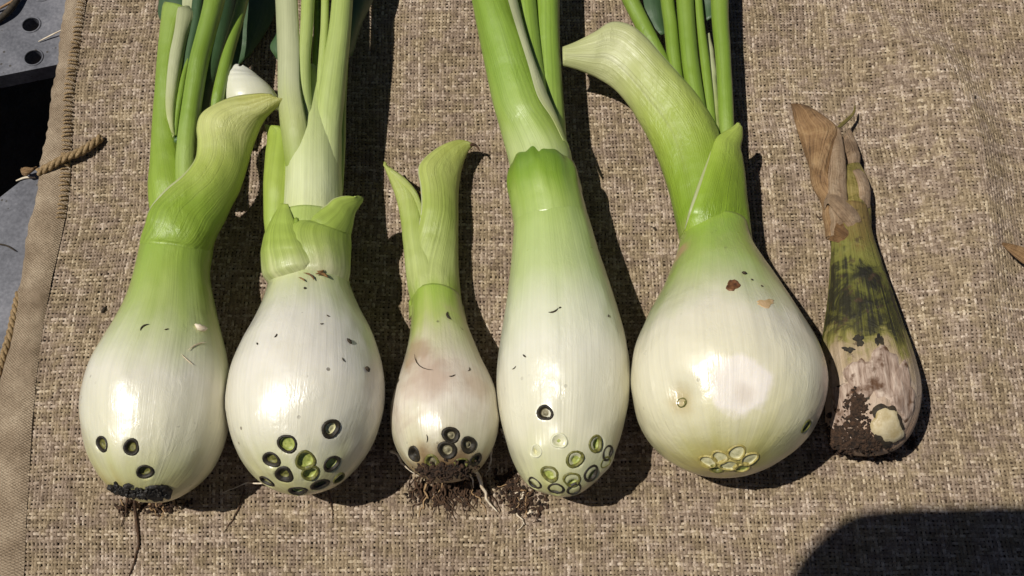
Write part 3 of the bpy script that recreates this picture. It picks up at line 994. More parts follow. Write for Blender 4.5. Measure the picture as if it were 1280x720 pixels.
# stalks and sheaths above
shell('inner_sheath', [(364, 235), (358, 160), (355, 110), (352, 60), (349, 0), (345, -70)], [(388, 235), (384, 165), (375, 110), (374, 60), (371, 0), (368, -70)],
      [zt, zt, zt, zt], [zt + 0.006, zt + 0.0125, zt + 0.009, zt + 0.006], [0.005, 0.008, 0.006, 0.006, 0.006], m_pale, P2, n=50, thick=0.0014, seed=9)
stalk('leaf_stalk', [(392, 190), (382, 130), (380, 80), (383, 40), (385, 0), (388, -70)], [zt + 0.003, zt + 0.008, zt + 0.008, zt + 0.006], [9, 8.5, 8, 8, 8.5, 9], m2s, P2, seed=5)
stalk('leaf_stalk', [(396, 150), (394, 110), (395, 70), (397, 30), (398, -70)], [zt, zt - 0.001, zt - 0.002], [6, 5, 5, 5, 6], m1g, P2, seed=6)
stalk('leaf_stalk', [(402, 150), (401, 110), (404, 60), (406, 20), (407, -70)], [zt + 0.002, zt + 0.002, zt + 0.001], [6, 5.5, 5, 5, 6], m2s, P2, seed=7)
stalk('leaf_stalk', [(408, 215), (409, 180), (412, 140), (418, 90), (424, 45), (428, 0), (432, -70)], [zt + 0.001, zt + 0.002, zt + 0.003, zt + 0.002], [18, 17, 17, 15, 13.5, 13, 14], m2s, P2, seed=8)
stalk('leaf_stalk', [(424, 240), (425, 190), (426, 130), (429, 80), (432, 30), (435, -70)], [zt - 0.008, zt - 0.008, zt - 0.008], [5, 7, 7, 6, 6, 6], m1g, P2, seed=9)
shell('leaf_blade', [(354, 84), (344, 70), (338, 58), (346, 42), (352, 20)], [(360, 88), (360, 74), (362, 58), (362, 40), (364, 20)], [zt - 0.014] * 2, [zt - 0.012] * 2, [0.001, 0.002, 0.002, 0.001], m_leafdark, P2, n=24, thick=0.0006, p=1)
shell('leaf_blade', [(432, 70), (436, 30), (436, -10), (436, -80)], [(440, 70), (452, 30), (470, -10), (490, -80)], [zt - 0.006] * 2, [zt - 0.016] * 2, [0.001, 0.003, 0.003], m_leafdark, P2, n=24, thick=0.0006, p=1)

# ================================================================== plant 3
L3 = [(556, 603), (536, 599), (515, 588), (499, 568), (490, 545), (488, 522), (491, 500), (499, 474), (507, 446), (512, 420), (514, 398), (514, 372)]
R3 = [(556, 603), (578, 599), (597, 588), (612, 568), (621, 545), (625, 520), (622, 496), (613, 472), (600, 446), (588, 418), (581, 396), (577, 376)]
P3, z3 = plant('bulb_plant', L3, R3, 'smallest white bulb with ringed scars, tangled brown roots and short cut leaves')
zt = z3 * 0.47
m3 = plant_mat('skin_three', coat=0.9, stops=[(366, (152, 186, 66)), (385, (164, 192, 84)), (410, (182, 198, 112)), (435, (200, 200, 158)), (470, (220, 211, 194)), (520, (234, 227, 214)), (565, (216, 212, 182)), (590, (188, 170, 124)), (605, (150, 124, 82))],
               streak=0.06, specks=0.6, blotch=0.35, blotch_col=srgb(178, 156, 132), seed=11, wave=0.03, rough=0.32)
s3 = [(564, 544, 9, K, GR, dict(inner=0.5, nub=0.0014)), (559, 563, 10, K, GR, dict(inner=0.58, nub=0.0014)), (586, 556, 9.5, K, GR, dict(inner=0.45, nub=0.0012)), (517, 568, 9, K, K, dict(inner=0.4)),
      (595, 575, 8.5, K, O, dict(inner=0.5)), (540, 578, 9, O, GR, dict(inner=0.55, nub=0.001)), (577, 580, 8, O, K)]
b3, v3 = make_bulb(P3, L3, R3, [z3, z3, z3, z3 * 0.93, z3 * 0.84, zt], m3, s3, [], seed=11, n=120, m=110)
m3s = plant_mat('sheath_three', [(160, (196, 208, 112)), (178, (188, 200, 98)), (210, (192, 206, 112)), (270, (178, 200, 96)), (320, (190, 208, 122)), (350, (196, 212, 130)), (380, (164, 192, 80))], streak=0.13, bump=0.4, seed=12, veins=64, rough=0.36, translucent=0.15, sss=0.0)
sh3 = shell('sheath', [(514, 385), (514, 360), (514, 335), (518, 310), (524, 285), (528, 260), (527, 235), (524, 215), (527, 204), (540, 191), (556, 181), (572, 176), (583, 177)],
      [(577, 385), (574, 360), (572, 335), (571, 310), (570, 285), (570, 262), (571, 245), (573, 228), (576, 212), (580, 199), (584, 190), (588, 184), (592, 181)],
      [zt, zt, zt + 0.003, zt + 0.007, zt + 0.009, zt + 0.007, zt + 0.006, zt + 0.004, zt + 0.001], [zt, zt - 0.001, zt - 0.002, zt - 0.003, zt - 0.003, zt - 0.004, zt - 0.004, zt - 0.002, zt],
      [0.0135, 0.0125, 0.010, 0.008, 0.008, 0.008, 0.007, 0.004, 0.001], m3s, P3, n=80, thick=0.0011, seed=10)
sh3b = shell('sheath', [(520, 400), (511, 340), (507, 305), (503, 275), (497, 250), (489, 228), (483, 213), (480, 203)], [(548, 400), (541, 345), (534, 315), (529, 290), (524, 260), (517, 238), (502, 222), (482, 206)],
      [zt - 0.001, zt - 0.002, zt - 0.001, zt, zt + 0.003, zt + 0.005], [zt + 0.010, zt + 0.011, zt + 0.009, zt + 0.006, zt + 0.005, zt + 0.005], [0.004, 0.006, 0.005, 0.005, 0.004, 0.001], m3s, P3, n=70, thick=0.0010, seed=11)
shell('sheath_margin', [(531, 300), (527, 278), (521, 256), (513, 240), (500, 226), (486, 213)], [(534, 304), (531, 280), (526, 256), (519, 238), (505, 222), (488, 210)], [zt + 0.010, zt + 0.009, zt + 0.008], [zt + 0.007, zt + 0.007, zt + 0.006], [0.001, 0.0015, 0.0008], m3s, P3, n=30, thick=0.0006, p=1, seed=12)
rolled_margin(sh3, 80, 22, 'L', 0.30, 0.98, 0.0007, m_pale, sh3)
rolled_margin(sh3b, 70, 22, 'R', 0.25, 0.98, 0.0007, m_pale, sh3b)
stalk('sheath_tip', [(587, 181), (593, 181), (597, 184), (600, 189)], [zt + 0.001, zt, zt - 0.002], [3, 2, 1.3, 0.7], M_root_dark, P3, n=14, m=8)
stalk('dry_inner_scale', [(530, 296), (529, 275), (527, 255), (526, 240)], [zt + 0.003] * 3, [3.5, 4.5, 4, 2], m_wound, P3, n=20, m=10)
stalk('cut_fibre', [(532, 297), (533, 280), (531, 264)], [zt + 0.008] * 3, [1.5, 2.2, 1.2], M_root_pale, P3, n=14, m=8)
# collar rim where the outer skin ends
shell('collar', [(512, 400), (512, 385), (513, 374), (524, 367)], [(583, 402), (580, 390), (577, 380), (560, 370)], [zt - 0.001] * 2 + [zt + 0.006], [zt - 0.001] * 2 + [zt + 0.008], [0.0155, 0.0155, 0.0145, 0.0085], m3, P3, n=24, thick=0.0008, seed=13)

# ================================================================== plant 4
L4 = [(700, 620), (674, 613), (654, 599), (641, 576), (631, 546), (624, 512), (621, 475), (623, 440), (628, 404), (634, 368), (639, 332), (642, 298), (643, 272), (640, 252), (638, 236), (640, 222)]
R4 = [(700, 620), (727, 613), (749, 597), (766, 571), (778, 540), (786, 505), (788, 470), (785, 438), (776, 402), (764, 364), (752, 328), (741, 292), (733, 266), (726, 246), (721, 230), (717, 218)]
P4, z4 = plant('bulb_plant', L4, R4, 'elongated tapering white bulb with a wavy torn green collar below its stem')
zt = z4 * 0.95
m4 = plant_mat('skin_four', coat=0.9, stops=[(195, (96, 132, 32)), (215, (112, 150, 40)), (236, (134, 172, 54)), (262, (164, 194, 92)), (300, (184, 208, 126)), (350, (196, 214, 148)), (400, (222, 228, 196)), (460, (236, 236, 220)), (550, (232, 230, 206)), (600, (206, 208, 158)), (622, (182, 180, 110))],
               streak=0.05, specks=0.25, seed=14, wave=0.02, rough=0.27)
s4 = [(681, 516, 8.5, K, GR, dict(inner=0.6, nub=0.0011)), (699, 551, 8.5, SK, G, dict(inner=0.66, rise=0.0003)), (670, 564, 7, SK, CR, dict(inner=0.6, rise=0.0003)), (719, 574, 9.5, O, G, dict(inner=0.7)),
      (745, 555, 9, O, G, dict(inner=0.66)), (760, 566, 8.5, K, G, dict(inner=0.66)), (687, 593, 9.5, O, G, dict(inner=0.7)), (715, 600, 9.5, O, G, dict(inner=0.72)), (739, 592, 9.5, K, G, dict(inner=0.66)),
      (695, 611, 8.5, K, O, dict(inner=0.6)), (668, 604, 8, K, O), (718, 612, 8.5, K, O), (757, 578, 7, O, O)]
b4, v4 = make_bulb(P4, L4, R4, [z4, z4, z4, z4 * 0.98, z4 * 0.96, zt], m4, s4, [(700, 545, 45, 0.0008)], seed=14, swell=0.0016)
m4s = plant_mat('stem_four', [(-80, (128, 164, 52)), (0, (134, 170, 58)), (100, (140, 176, 66)), (160, (158, 186, 88)), (200, (186, 204, 134)), (225, (176, 198, 112))], streak=0.14, seed=15, veins=80, rough=0.36, sss=0.12, wave=0.02)
shell('inner_sheath', [(641, 240), (638, 205), (628, 165), (617, 120), (607, 70), (598, 20), (593, -10), (582, -70)], [(716, 240), (713, 195), (702, 165), (688, 140), (670, 98), (655, 50), (640, 10), (625, -60)],
      [zt - 0.002, zt - 0.001, zt, zt], [zt - 0.001, zt + 0.010, zt + 0.013, zt + 0.012], [0.017, 0.014, 0.012, 0.012, 0.012], m4s, P4, n=80, thick=0.0014, seed=14)
shell('sheath_margin', [(704, 176), (690, 148), (672, 120), (660, 80), (646, 36), (634, -4), (620, -60)], [(711, 184), (698, 150), (684, 118), (668, 76), (655, 34), (645, -6), (632, -60)],
      [zt + 0.0165, zt + 0.019, zt + 0.019, zt + 0.018], [zt + 0.012, zt + 0.015, zt + 0.015, zt + 0.014], [0.0006, 0.0012, 0.001], m_pale, P4, n=50, thick=0.0006, p=1, seed=15)
stalk('leaf_stalk', [(700, 250), (693, 215), (690, 180), (688, 140), (686, 90), (684, 40), (684, 0), (683, -70)], [zt - 0.002, zt, zt, zt], [18, 19, 18.5, 16.5, 15.5, 15.5, 15.5, 16], m4s, P4, seed=11)
stalk('leaf_stalk', [(678, 160), (672, 120), (666, 80), (661, 40), (657, 0), (652, -70)], [zt + 0.006, zt + 0.005, zt + 0.004], [12, 13, 13, 13, 13, 13], m4s, P4, seed=12)


def collar4():
    n, m = 26, 60
    kx = np.linspace(0, 1, m)
    top = np.interp(kx, [0, 0.1, 0.22, 0.33, 0.42, 0.5, 0.6, 0.75, 0.88, 1], [218, 205, 199, 199, 192, 197, 202, 203, 207, 220])
    V = []; uv = []
    ang = np.linspace(math.pi * 1.02, -0.02 * math.pi, m)
    for i in range(n):
        t = i / (n - 1)
        for j in range(m):
            y = 285 * (1 - t) + top[j] * t
            xl = np.interp(y, [190, 215, 240, 262, 290], [640, 638, 637, 640.5, 642]); xr = np.interp(y, [190, 215, 240, 262, 290], [710, 718.5, 725, 732, 740])
            c = at((xl + xr) / 2, y, zt); r_ = (at(xr, y, zt) - at(xl, y, zt)).length / 2
            flare = 1 + 0.05 * math.exp(-((t - 0.8) / 0.15) ** 2) + 0.035 * math.sin(j * 0.55) * t ** 2 - 0.10 * max(0, t - 0.9) / 0.1
            pit = 1 - 0.12 * math.exp(-((j / m - 0.45) / 0.05) ** 2) * math.exp(-((t - 0.85) / 0.12) ** 2)
            f = flare * pit * (0.95 + 0.05 * min(1, t * 2.2))
            V.append((c.x + r_ * f * math.cos(ang[j]), c.y, c.z + r_ * f * math.sin(ang[j]))); uv.append((j / m * 0.5, (y + 100) / 900))
    o = mesh_obj('collar', V, grid_faces(n, m, False), m4, P4, uv=uv)
    md = o.modifiers.new('thickness', 'SOLIDIFY'); md.thickness = 0.0012; md.offset = 0


collar4()

# ================================================================== plant 5
L5 = [(908, 596), (872, 590), (841, 574), (815, 552), (799, 524), (791, 492), (790, 464), (796, 432), (809, 400), (825, 370), (839, 338), (846, 318), (850, 300), (851, 288)]
R5 = [(908, 596), (945, 590), (978, 574), (1005, 551), (1022, 525), (1031, 497), (1031, 470), (1019, 438), (998, 402), (977, 368), (957, 338), (946, 320), (938, 302), (935, 288)]
P5, z5 = plant('bulb_plant', L5, R5, 'widest round white bulb with a pale scar and a broad flaring green sheath')
z5 *= 0.94
zt = z5 * 0.55
m5 = plant_mat('skin_five', coat=0.9, stops=[(280, (150, 184, 62)), (312, (150, 186, 66)), (345, (166, 194, 96)), (385, (196, 206, 150)), (430, (234, 230, 210)), (500, (234, 230, 204)), (550, (226, 222, 184)), (580, (198, 194, 126)), (597, (176, 170, 96))],
               streak=0.05, specks=0.3, blotch=0.1, seed=16, wave=0.03, rough=0.26)
s5 = [(921, 566, 10.2, TN, CR, dict(inner=0.84, rise=0.0004, depth=0.0007, nub=0.0004)), (900, 572, 9.6, TN, CR, dict(inner=0.84, rise=0.0004, depth=0.0007, nub=0.0004)), (937, 574, 10.2, TN, CR, dict(inner=0.84, rise=0.0004, depth=0.0007, nub=0.0004)), (885, 577, 9.6, TN, CR, dict(inner=0.84, rise=0.0004, depth=0.0007, nub=0.0004)),
      (911, 582, 10.2, TN, CR, dict(inner=0.84, rise=0.0004, depth=0.0007, nub=0.0004)), (928, 585, 9.0, TN, G, dict(inner=0.84, rise=0.0004, depth=0.0007, nub=0.0004)), (896, 587, 7.5, O, G, dict(inner=0.7)), (1008, 533, 8, O, CR, dict(inner=0.75)), (852, 503, 5.5, O, O, dict(rise=0.0002))]
b5, v5 = make_bulb(P5, L5, R5, [z5, z5, z5 * 0.99, z5 * 0.95, z5 * 0.85, zt], m5, s5, [(850, 490, 16, -0.0028), (925, 482, 26, -0.0016), (840, 420, 40, 0.0015), (985, 520, 40, 0.001)], seed=16, hr=0.94, swell=0.0003, lumps=0.018)


def patch(b, cx, cy, rx, ry, mat, parent, name, rim=0.0005, lift=0.0003, m=28, rings=7, rag=0.12):
    """an irregular scab or scar lying on a surface, dished in the middle"""
    ph = [random.uniform(0, 6) for _ in range(4)]
    V = []; uv = []
    for i in range(rings + 1):
        a = i / rings
        for k in range(m):
            t = k * math.tau / m
            w_ = 1 + rag * (math.sin(2 * t + ph[0]) * .5 + math.sin(3 * t + ph[1]) * .5 + math.sin(5 * t + ph[2]) * .4 + math.sin(9 * t + ph[3]) * .25)
            h = hit(b, cx + rx * a * w_ * math.cos(t), cy + ry * a * w_ * math.sin(t))
            if h is None: return None
            zz = lift + rim * math.exp(-((a - 0.82) / 0.12) ** 2) - (0.0006 if i == rings else 0)
            V.append(h[0] + h[1] * zz); uv.append((a, t))
    return mesh_obj(name, V, grid_faces(rings + 1, m, True), mat, parent)


M_scarpale = plain_mat('pale_scar', srgb(206, 198, 178), srgb(228, 222, 208), 170, 0.42, 0.8, 0.0016)
add_spot(m5, hit(v5, 928, 480)[0], 0.0135, srgb(238, 230, 220), 0.25, 0.9, 110, 0.45)
add_spot(m5, hit(v5, 932, 492)[0], 0.0045, srgb(196, 180, 160), 0.9, 0.4, 160, 0.6)
add_spot(m5, hit(v5, 852, 500)[0], 0.006, srgb(168, 146, 84), 0.9, 0.6, 120, 0.6)
add_spot(m5, hit(v5, 905, 588)[0], 0.016, srgb(170, 152, 70), 0.8, 0.7, 90, 0.4)
add_spot(m5, hit(v5, 850, 315)[0], 0.006, srgb(196, 150, 116), 0.6, 0.7, 150, 0.6)
add_spot(m3, hit(v3, 535, 470)[0], 0.012, srgb(176, 146, 124), 0.7, 0.6, 120, 0.8)
add_spot(m3, hit(v3, 520, 440)[0], 0.009, srgb(160, 128, 100), 0.6, 0.6, 160, 0.8)
add_spot(m3, hit(v3, 598, 478)[0], 0.008, srgb(186, 158, 130), 0.7, 0.6, 160, 0.8)
add_spot(m3, hit(v3, 556, 588)[0], 0.015, srgb(110, 82, 48), 0.7, 0.85, 160, 0.6)
M_brownspot = plain_mat('brown_spot', srgb(78, 48, 26), srgb(132, 88, 52), 400, 0.6, 0.6, 0.0008)
patch(v5, 916, 357, 8.5, 7, M_brownspot, b5, 'brown_spot', rim=0.0006, lift=0.0003, rag=0.2)
M_pinkspot = plain_mat('pink_graze', srgb(190, 160, 110), srgb(214, 182, 140), 300, 0.5, 0.3, 0.0006)
patch(v5, 957, 379, 13, 5, M_pinkspot, b5, 'pink_graze', rim=0.0001, lift=0.0001, rag=0.35)
m5s = plant_mat('sheath_five', [(20, (206, 208, 168)), (60, (206, 212, 152)), (110, (192, 206, 118)), (160, (174, 198, 84)), (220, (150, 184, 56)), (280, (140, 178, 48)), (300, (170, 194, 90))], streak=0.10, bump=0.45, seed=17, veins=80, rough=0.36, translucent=0.16, sss=0.0, wave=0.02)
# broad flaring sheath on the left: lower blade then the flared lip
sh5b = shell('sheath', [(851, 300), (846, 278), (839, 246), (829, 214), (816, 182), (801, 154), (786, 130), (768, 110), (746, 96), (722, 86), (704, 81)],
      [(912, 300), (914, 272), (912, 240), (907, 205), (898, 168), (884, 140), (866, 114), (846, 92), (826, 70), (806, 47), (786, 32), (764, 29), (744, 41), (722, 53), (704, 61)],
      [zt, zt - 0.002, zt - 0.003, zt - 0.003, zt - 0.003, zt - 0.002, zt, zt + 0.003, zt + 0.006], [zt + 0.004, zt + 0.006, zt + 0.006, zt + 0.006, zt + 0.008, zt + 0.012, zt + 0.017, zt + 0.014, zt + 0.006],
      [0.015, 0.014, 0.014, 0.014, 0.013, 0.011, 0.007, 0.006, 0.004], m5s, P5, n=90, m=30, thick=0.0014, seed=16)
# outer sheath in front, ending in a curled knob
m5o = plant_mat('outer_sheath_five', [(140, (190, 202, 110)), (170, (172, 196, 84)), (220, (150, 184, 54)), (270, (142, 180, 46)), (294, (158, 188, 70)), (300, (204, 212, 140)), (310, (158, 190, 72))], streak=0.15, bump=0.45, seed=18, veins=80, rough=0.36, translucent=0.08, sss=0.05, wave=0.008)
sh5 = shell('sheath', [(849, 308), (856, 290), (863, 266), (871, 243), (879, 220), (886, 200), (891, 184), (896, 173), (905, 166), (914, 161), (922, 155)],
      [(939, 308), (935, 290), (933, 268), (930, 246), (927, 222), (924, 204), (922, 190), (923, 182), (925, 176), (926, 170), (926, 161)],
      [zt, zt + 0.010, zt + 0.017, zt + 0.0185, zt + 0.018, zt + 0.0165, zt + 0.015, zt + 0.014, zt + 0.013], [zt, zt - 0.001, zt - 0.001, zt, zt, zt + 0.001, zt + 0.003, zt + 0.008, zt + 0.012],
      [0.0195, 0.013, 0.0085, 0.0075, 0.0075, 0.0075, 0.007, 0.005, 0.0015], m5o, P5, n=80, m=28, thick=0.0014, seed=18)
rolled_margin(sh5, 80, 28, 'L', 0.10, 0.74, 0.0013, m_pale, sh5)
rolled_margin(sh5b, 90, 30, 'R', 0.40, 0.86, 0.0009, m_pale, sh5b)
stalk('sheath_knob', [(908, 172), (915, 167), (921, 161), (923, 155)], [zt + 0.013, zt + 0.014, zt + 0.013], [7, 6.5, 5, 3], m5o, P5, n=16, m=14)
zs = zt + 0.001
stalk('leaf_stalk', [(850, 140), (832, 90), (818, 60), (802, 28), (788, 0), (760, -60)], [zs, zs, zs - 0.002], [10, 10, 10, 10, 10.5, 11], m1g, P5, seed=21)
stalk('leaf_stalk', [(862, 160), (848, 110), (842, 70), (838, 30), (834, 0), (828, -70)], [zs + 0.001, zs + 0.001, zs], [8, 8, 8.5, 8.5, 8.5, 9], m1g, P5, seed=22)
stalk('leaf_stalk', [(880, 180), (870, 125), (863, 80), (859, 40), (856, 0), (852, -70)], [zs + 0.003, zs + 0.003, zs + 0.003], [10, 10.5, 10.5, 10.5, 11, 11], m1g, P5, seed=23)
stalk('leaf_stalk', [(890, 180), (886, 130), (881, 80), (876, 40), (872, 0), (866, -70)], [zs, zs, zs], [7, 7, 6.5, 6, 6, 6], m1g, P5, seed=24)
stalk('leaf_stalk', [(910, 185), (908, 150), (906, 110), (903, 60), (900, 20), (898, -70)], [zs, zs + 0.001, zs], [9, 9.5, 9.5, 10.5, 11.5, 12], m1g, P5, seed=25)
shell('inner_sheath', [(886, 185), (884, 150), (883, 110), (882, 70), (882, 45)], [(902, 185), (899, 150), (896, 110), (892, 70), (886, 42)], [zs - 0.005] * 2, [zs - 0.005] * 2, [0.005, 0.005, 0.004, 0.001], m_pale, P5, n=30, thick=0.001)
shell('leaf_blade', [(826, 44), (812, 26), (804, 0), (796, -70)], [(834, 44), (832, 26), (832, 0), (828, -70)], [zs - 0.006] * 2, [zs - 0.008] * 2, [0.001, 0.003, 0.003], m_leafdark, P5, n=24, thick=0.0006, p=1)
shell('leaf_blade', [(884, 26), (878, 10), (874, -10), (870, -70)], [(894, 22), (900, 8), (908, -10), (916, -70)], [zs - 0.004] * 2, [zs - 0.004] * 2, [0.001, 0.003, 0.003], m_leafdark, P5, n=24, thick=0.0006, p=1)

# ================================================================== plant 6 (withered)
L6 = [(1086, 567), (1062, 565), (1043, 556), (1034, 538), (1032, 516), (1033, 492), (1030, 466), (1027, 440), (1030, 412), (1034, 380), (1037, 350), (1038, 322), (1039, 304), (1036, 284), (1032, 264)]
R6 = [(1086, 567), (1110, 566), (1128, 556), (1141, 536), (1148, 512), (1149, 490), (1145, 466), (1137, 438), (1126, 406), (1115, 374), (1105, 346), (1098, 324), (1092, 306), (1087, 286), (1084, 264)]
P6, z6 = plant('bulb_plant', L6, R6, 'withered small bulb with blackened green neck, dirty papery skin and dry brown leaves')
z6 *= 0.93
zt = z6 * 0.62


def withered_mat():
    N = NT('skin_withered')
    uv = N.n('UVMap').outputs[0]; geo = N.n('TexCoord').outputs['Object']
    sp = N.n('SeparateXYZ'); N.l(uv, sp.inputs[0])
    st1 = N.noise(N.mapping(uv, (70, 5, 1)), 1.0, 5, 0.7); st2 = N.noise(N.mapping(uv, (16, 3, 1), (3, 1, 0)), 1.0, 4, 0.6)
    mid = N.noise(geo, 75, 5, 0.65, 0.8)
    v = N.math('ADD', sp.outputs[1], N.math('MULTIPLY', N.math('SUBTRACT', mid, 0.5), 0.10))
    v = N.math('ADD', v, N.math('MULTIPLY', N.math('SUBTRACT', st2, 0.5), 0.12))
    rw = lambda y: (y + 100) / 900.0
    col = N.ramp(v, [(rw(240), srgb(136, 110, 66)), (rw(290), srgb(120, 104, 52)), (rw(318), srgb(122, 120, 56)), (rw(350), srgb(112, 112, 44)), (rw(400), srgb(104, 102, 38)), (rw(432), srgb(128, 122, 58)), (rw(455), srgb(164, 144, 112)), (rw(500), srgb(190, 170, 150)), (rw(560), srgb(168, 140, 116))])
    # black soot patches on the neck
    f = N.math('MULTIPLY', N.step(v, rw(325), rw(350)), N.math('SUBTRACT', 1.0, N.step(v, rw(420), rw(436))))
    d = N.step(N.math('ADD', N.math('MULTIPLY', st2, 0.5), N.math('MULTIPLY', mid, 0.5)), 0.44, 0.54)
    col = N.mix(N.math('MULTIPLY', N.math('MULTIPLY', f, d), 0.92), col, srgb(34, 31, 20))
    ub = N.math('SUBTRACT', 1.0, N.step(N.math('ABSOLUTE', N.math('SUBTRACT', sp.outputs[0], 0.49)), 0.05, 0.16))
    ub = N.math('MULTIPLY', N.math('MULTIPLY', f, ub), N.step(N.math('ADD', N.math('MULTIPLY', st1, 0.6), N.math('MULTIPLY', mid, 0.4)), 0.38, 0.50))
    col = N.mix(N.math('MULTIPLY', ub, 0.94), col, srgb(28, 26, 17))
    col = N.mix(N.math('MULTIPLY', N.step(N.noise(geo, 130, 5, 0.7), 0.56, 0.66), 0.75), col, srgb(72, 54, 36))
    sv = N.ramp(st1, [(0.3, BW(0.62)), (0.5, BW(0.98)), (0.7, BW(1.12))])
    col = N.mix(1.0, col, sv, 'MULTIPLY')
    N.l(col, N.b.inputs['Base Color'])
    N.b.inputs['Roughness'].default_value = 0.62
    nb = N.bump(st1, 0.7, 0.0012); nb = N.bump(mid, 0.6, 0.002, nb); nb = N.bump(N.noise(geo, 500, 4), 0.5, 0.0004, nb)
    N.l(nb, N.b.inputs['Normal'])
    return N.m


m6 = withered_mat()
b6, v6 = make_bulb(P6, L6, R6, [z6, z6, z6, z6 * 0.95, z6 * 0.8, zt], m6, [], [(1108, 530, 26, 0.0012)], seed=19, lumps=0.035, ridge=0.014, hr=0.95, n=130, m=110)
M_white6 = plain_mat('bare_white_flesh', srgb(166, 146, 98), srgb(208, 196, 164), 110, 0.45, 0.6, 0.0014)
M_tunic = NT('papery_tunic')
_g = M_tunic.n('TexCoord').outputs['Object']
_s = M_tunic.noise(M_tunic.mapping(_g, (420, 60, 420)), 1.0, 4, 0.65); _m = M_tunic.noise(_g, 120, 4)
M_tunic.l(M_tunic.mix(M_tunic.step(_m, 0.5, 0.66), M_tunic.ramp(_s, [(0.3, srgb(104, 80, 62)), (0.5, srgb(164, 142, 126)), (0.7, srgb(204, 186, 168))]), srgb(92, 64, 42)), M_tunic.b.inputs['Base Color'])
M_tunic.b.inputs['Roughness'].default_value = 0.6
M_tunic.l(M_tunic.bump(_s, 0.8, 0.0008), M_tunic.b.inputs['Normal'])
M_tunic = M_tunic.m
# peeling scales round the bare flesh
for (x, y, rx, ry) in ((1105, 468, 24, 34), (1128, 490, 15, 34), (1077, 472, 18, 26), (1055, 500, 16, 20), (1050, 535, 13, 18), (1128, 545, 12, 14), (1060, 552, 14, 8)):
    patch(v6, x, y, rx, ry, M_tunic, b6, 'papery_scale', rim=0.0005, lift=0.0006, rag=0.22, m=36)
patch(v6, 1108, 530, 19.5, 23, M_dark_bit, b6, 'torn_skin_rim', rim=0.0003, lift=0.0013, rag=0.24, m=40)
patch(v6, 1108, 531, 17.5, 21, M_white6, b6, 'bare_flesh', rim=0.0, lift=0.0018, rag=0.2, m=36)
M_soot = plain_mat('soot', srgb(22, 19, 13), srgb(54, 46, 28), 300, 0.75, 0.7, 0.0008)
for (x, y, rx, ry) in ((1074, 425, 7, 7), (1099, 425, 5, 8), (1061, 437, 7, 4), (1084, 493, 4, 6), (1053, 486, 6, 7), (1044, 490, 3.5, 4), (1116, 455, 5, 3), (1130, 496, 6, 4)):
    patch(v6, x, y, rx, ry, M_soot, b6, 'black_stain', rim=0.0002, lift=0.00035 if ry < 15 else 0.0002, rag=0.4, m=32)


def dry_mat(name, c1, c2, c3, seed):
    N = NT(name)
    uv = N.n('UVMap').outputs[0]; geo = N.n('TexCoord').outputs['Object']
    s1_ = N.noise(N.mapping(uv, (60, 4, 1), (seed, 0, 0)), 1.0, 5, 0.7); m_ = N.noise(geo, 80, 4, 0.6, 0.5)
    col = N.ramp(N.math('ADD', N.math('MULTIPLY', s1_, 0.55), N.math('MULTIPLY', m_, 0.45)), [(0.36, c1), (0.5, c2), (0.64, c3)])
    N.l(col, N.b.inputs['Base Color']); N.b.inputs['Roughness'].default_value = 0.6
    nb = N.bump(s1_, 0.9, 0.0016); nb = N.bump(m_, 0.8, 0.004, nb)
    N.l(nb, N.b.inputs['Normal'])
    return N.m


D1 = dry_mat('dry_leaf_tan', srgb(78, 54, 32), srgb(152, 118, 80), srgb(188, 156, 114), 1)
D2 = dry_mat('dry_leaf_grey', srgb(92, 70, 48), srgb(156, 130, 102), srgb(190, 168, 140), 2)
D3 = dry_mat('dry_leaf_olive', srgb(84, 78, 34), srgb(130, 118, 58), srgb(162, 144, 88), 3)
D4 = dry_mat('dry_leaf_brown', srgb(76, 52, 30), srgb(120, 88, 54), srgb(152, 118, 78), 4)
shell('dry_leaf', [(1036, 300), (1030, 255), (1020, 228), (1010, 202), (1001, 176), (994, 152), (989, 130)], [(1062, 300), (1050, 255), (1036, 226), (1036, 205), (1042, 182), (1046, 160), (1012, 134)],
      [zt - 0.004, zt - 0.004, zt - 0.004, zt - 0.004, zt - 0.002], [zt + 0.004, zt + 0.004, zt + 0.004, zt + 0.002, zt], [0.008, 0.007, 0.007, 0.007, 0.004], D1, P6, n=60, thick=0.0007, seed=20, edge_wave=0.0012)
shell('dry_leaf', [(1034, 300), (1032, 262), (1032, 232), (1036, 205), (1042, 180), (1046, 160)], [(1066, 300), (1060, 260), (1058, 232), (1057, 205), (1054, 182), (1050, 160)],
      [zt, zt, zt, zt], [zt, zt + 0.002, zt + 0.003, zt + 0.004], [0.010, 0.009, 0.006, 0.004, 0.002], D2, P6, n=50, thick=0.0007, seed=21, edge_wave=0.0008)
shell('dry_leaf', [(1058, 300), (1060, 270), (1058, 240), (1057, 218), (1060, 206)], [(1086, 300), (1085, 270), (1084, 240), (1082, 222), (1074, 205)],
      [zt + 0.004, zt + 0.003, zt + 0.001], [zt - 0.003, zt - 0.003, zt - 0.002], [0.006, 0.006, 0.005, 0.002], D3, P6, n=40, thick=0.0007, seed=22, edge_wave=0.0012)
shell('dry_leaf', [(1072, 262), (1074, 240), (1070, 222), (1066, 214)], [(1085, 262), (1085, 240), (1082, 222), (1074, 212)], [zt + 0.006, zt + 0.006, zt + 0.004], [zt, zt, zt + 0.001], [0.003, 0.003, 0.001], D2, P6, n=24, thick=0.0006, seed=23)
shell('dry_leaf', [(1060, 218), (1060, 200), (1054, 184), (1052, 172)], [(1070, 218), (1074, 200), (1070, 180), (1062, 160)], [zt - 0.001] * 2, [zt - 0.003] * 2, [0.003, 0.003, 0.001], D2, P6, n=24, thick=0.0006, seed=24, edge_wave=0.0014)
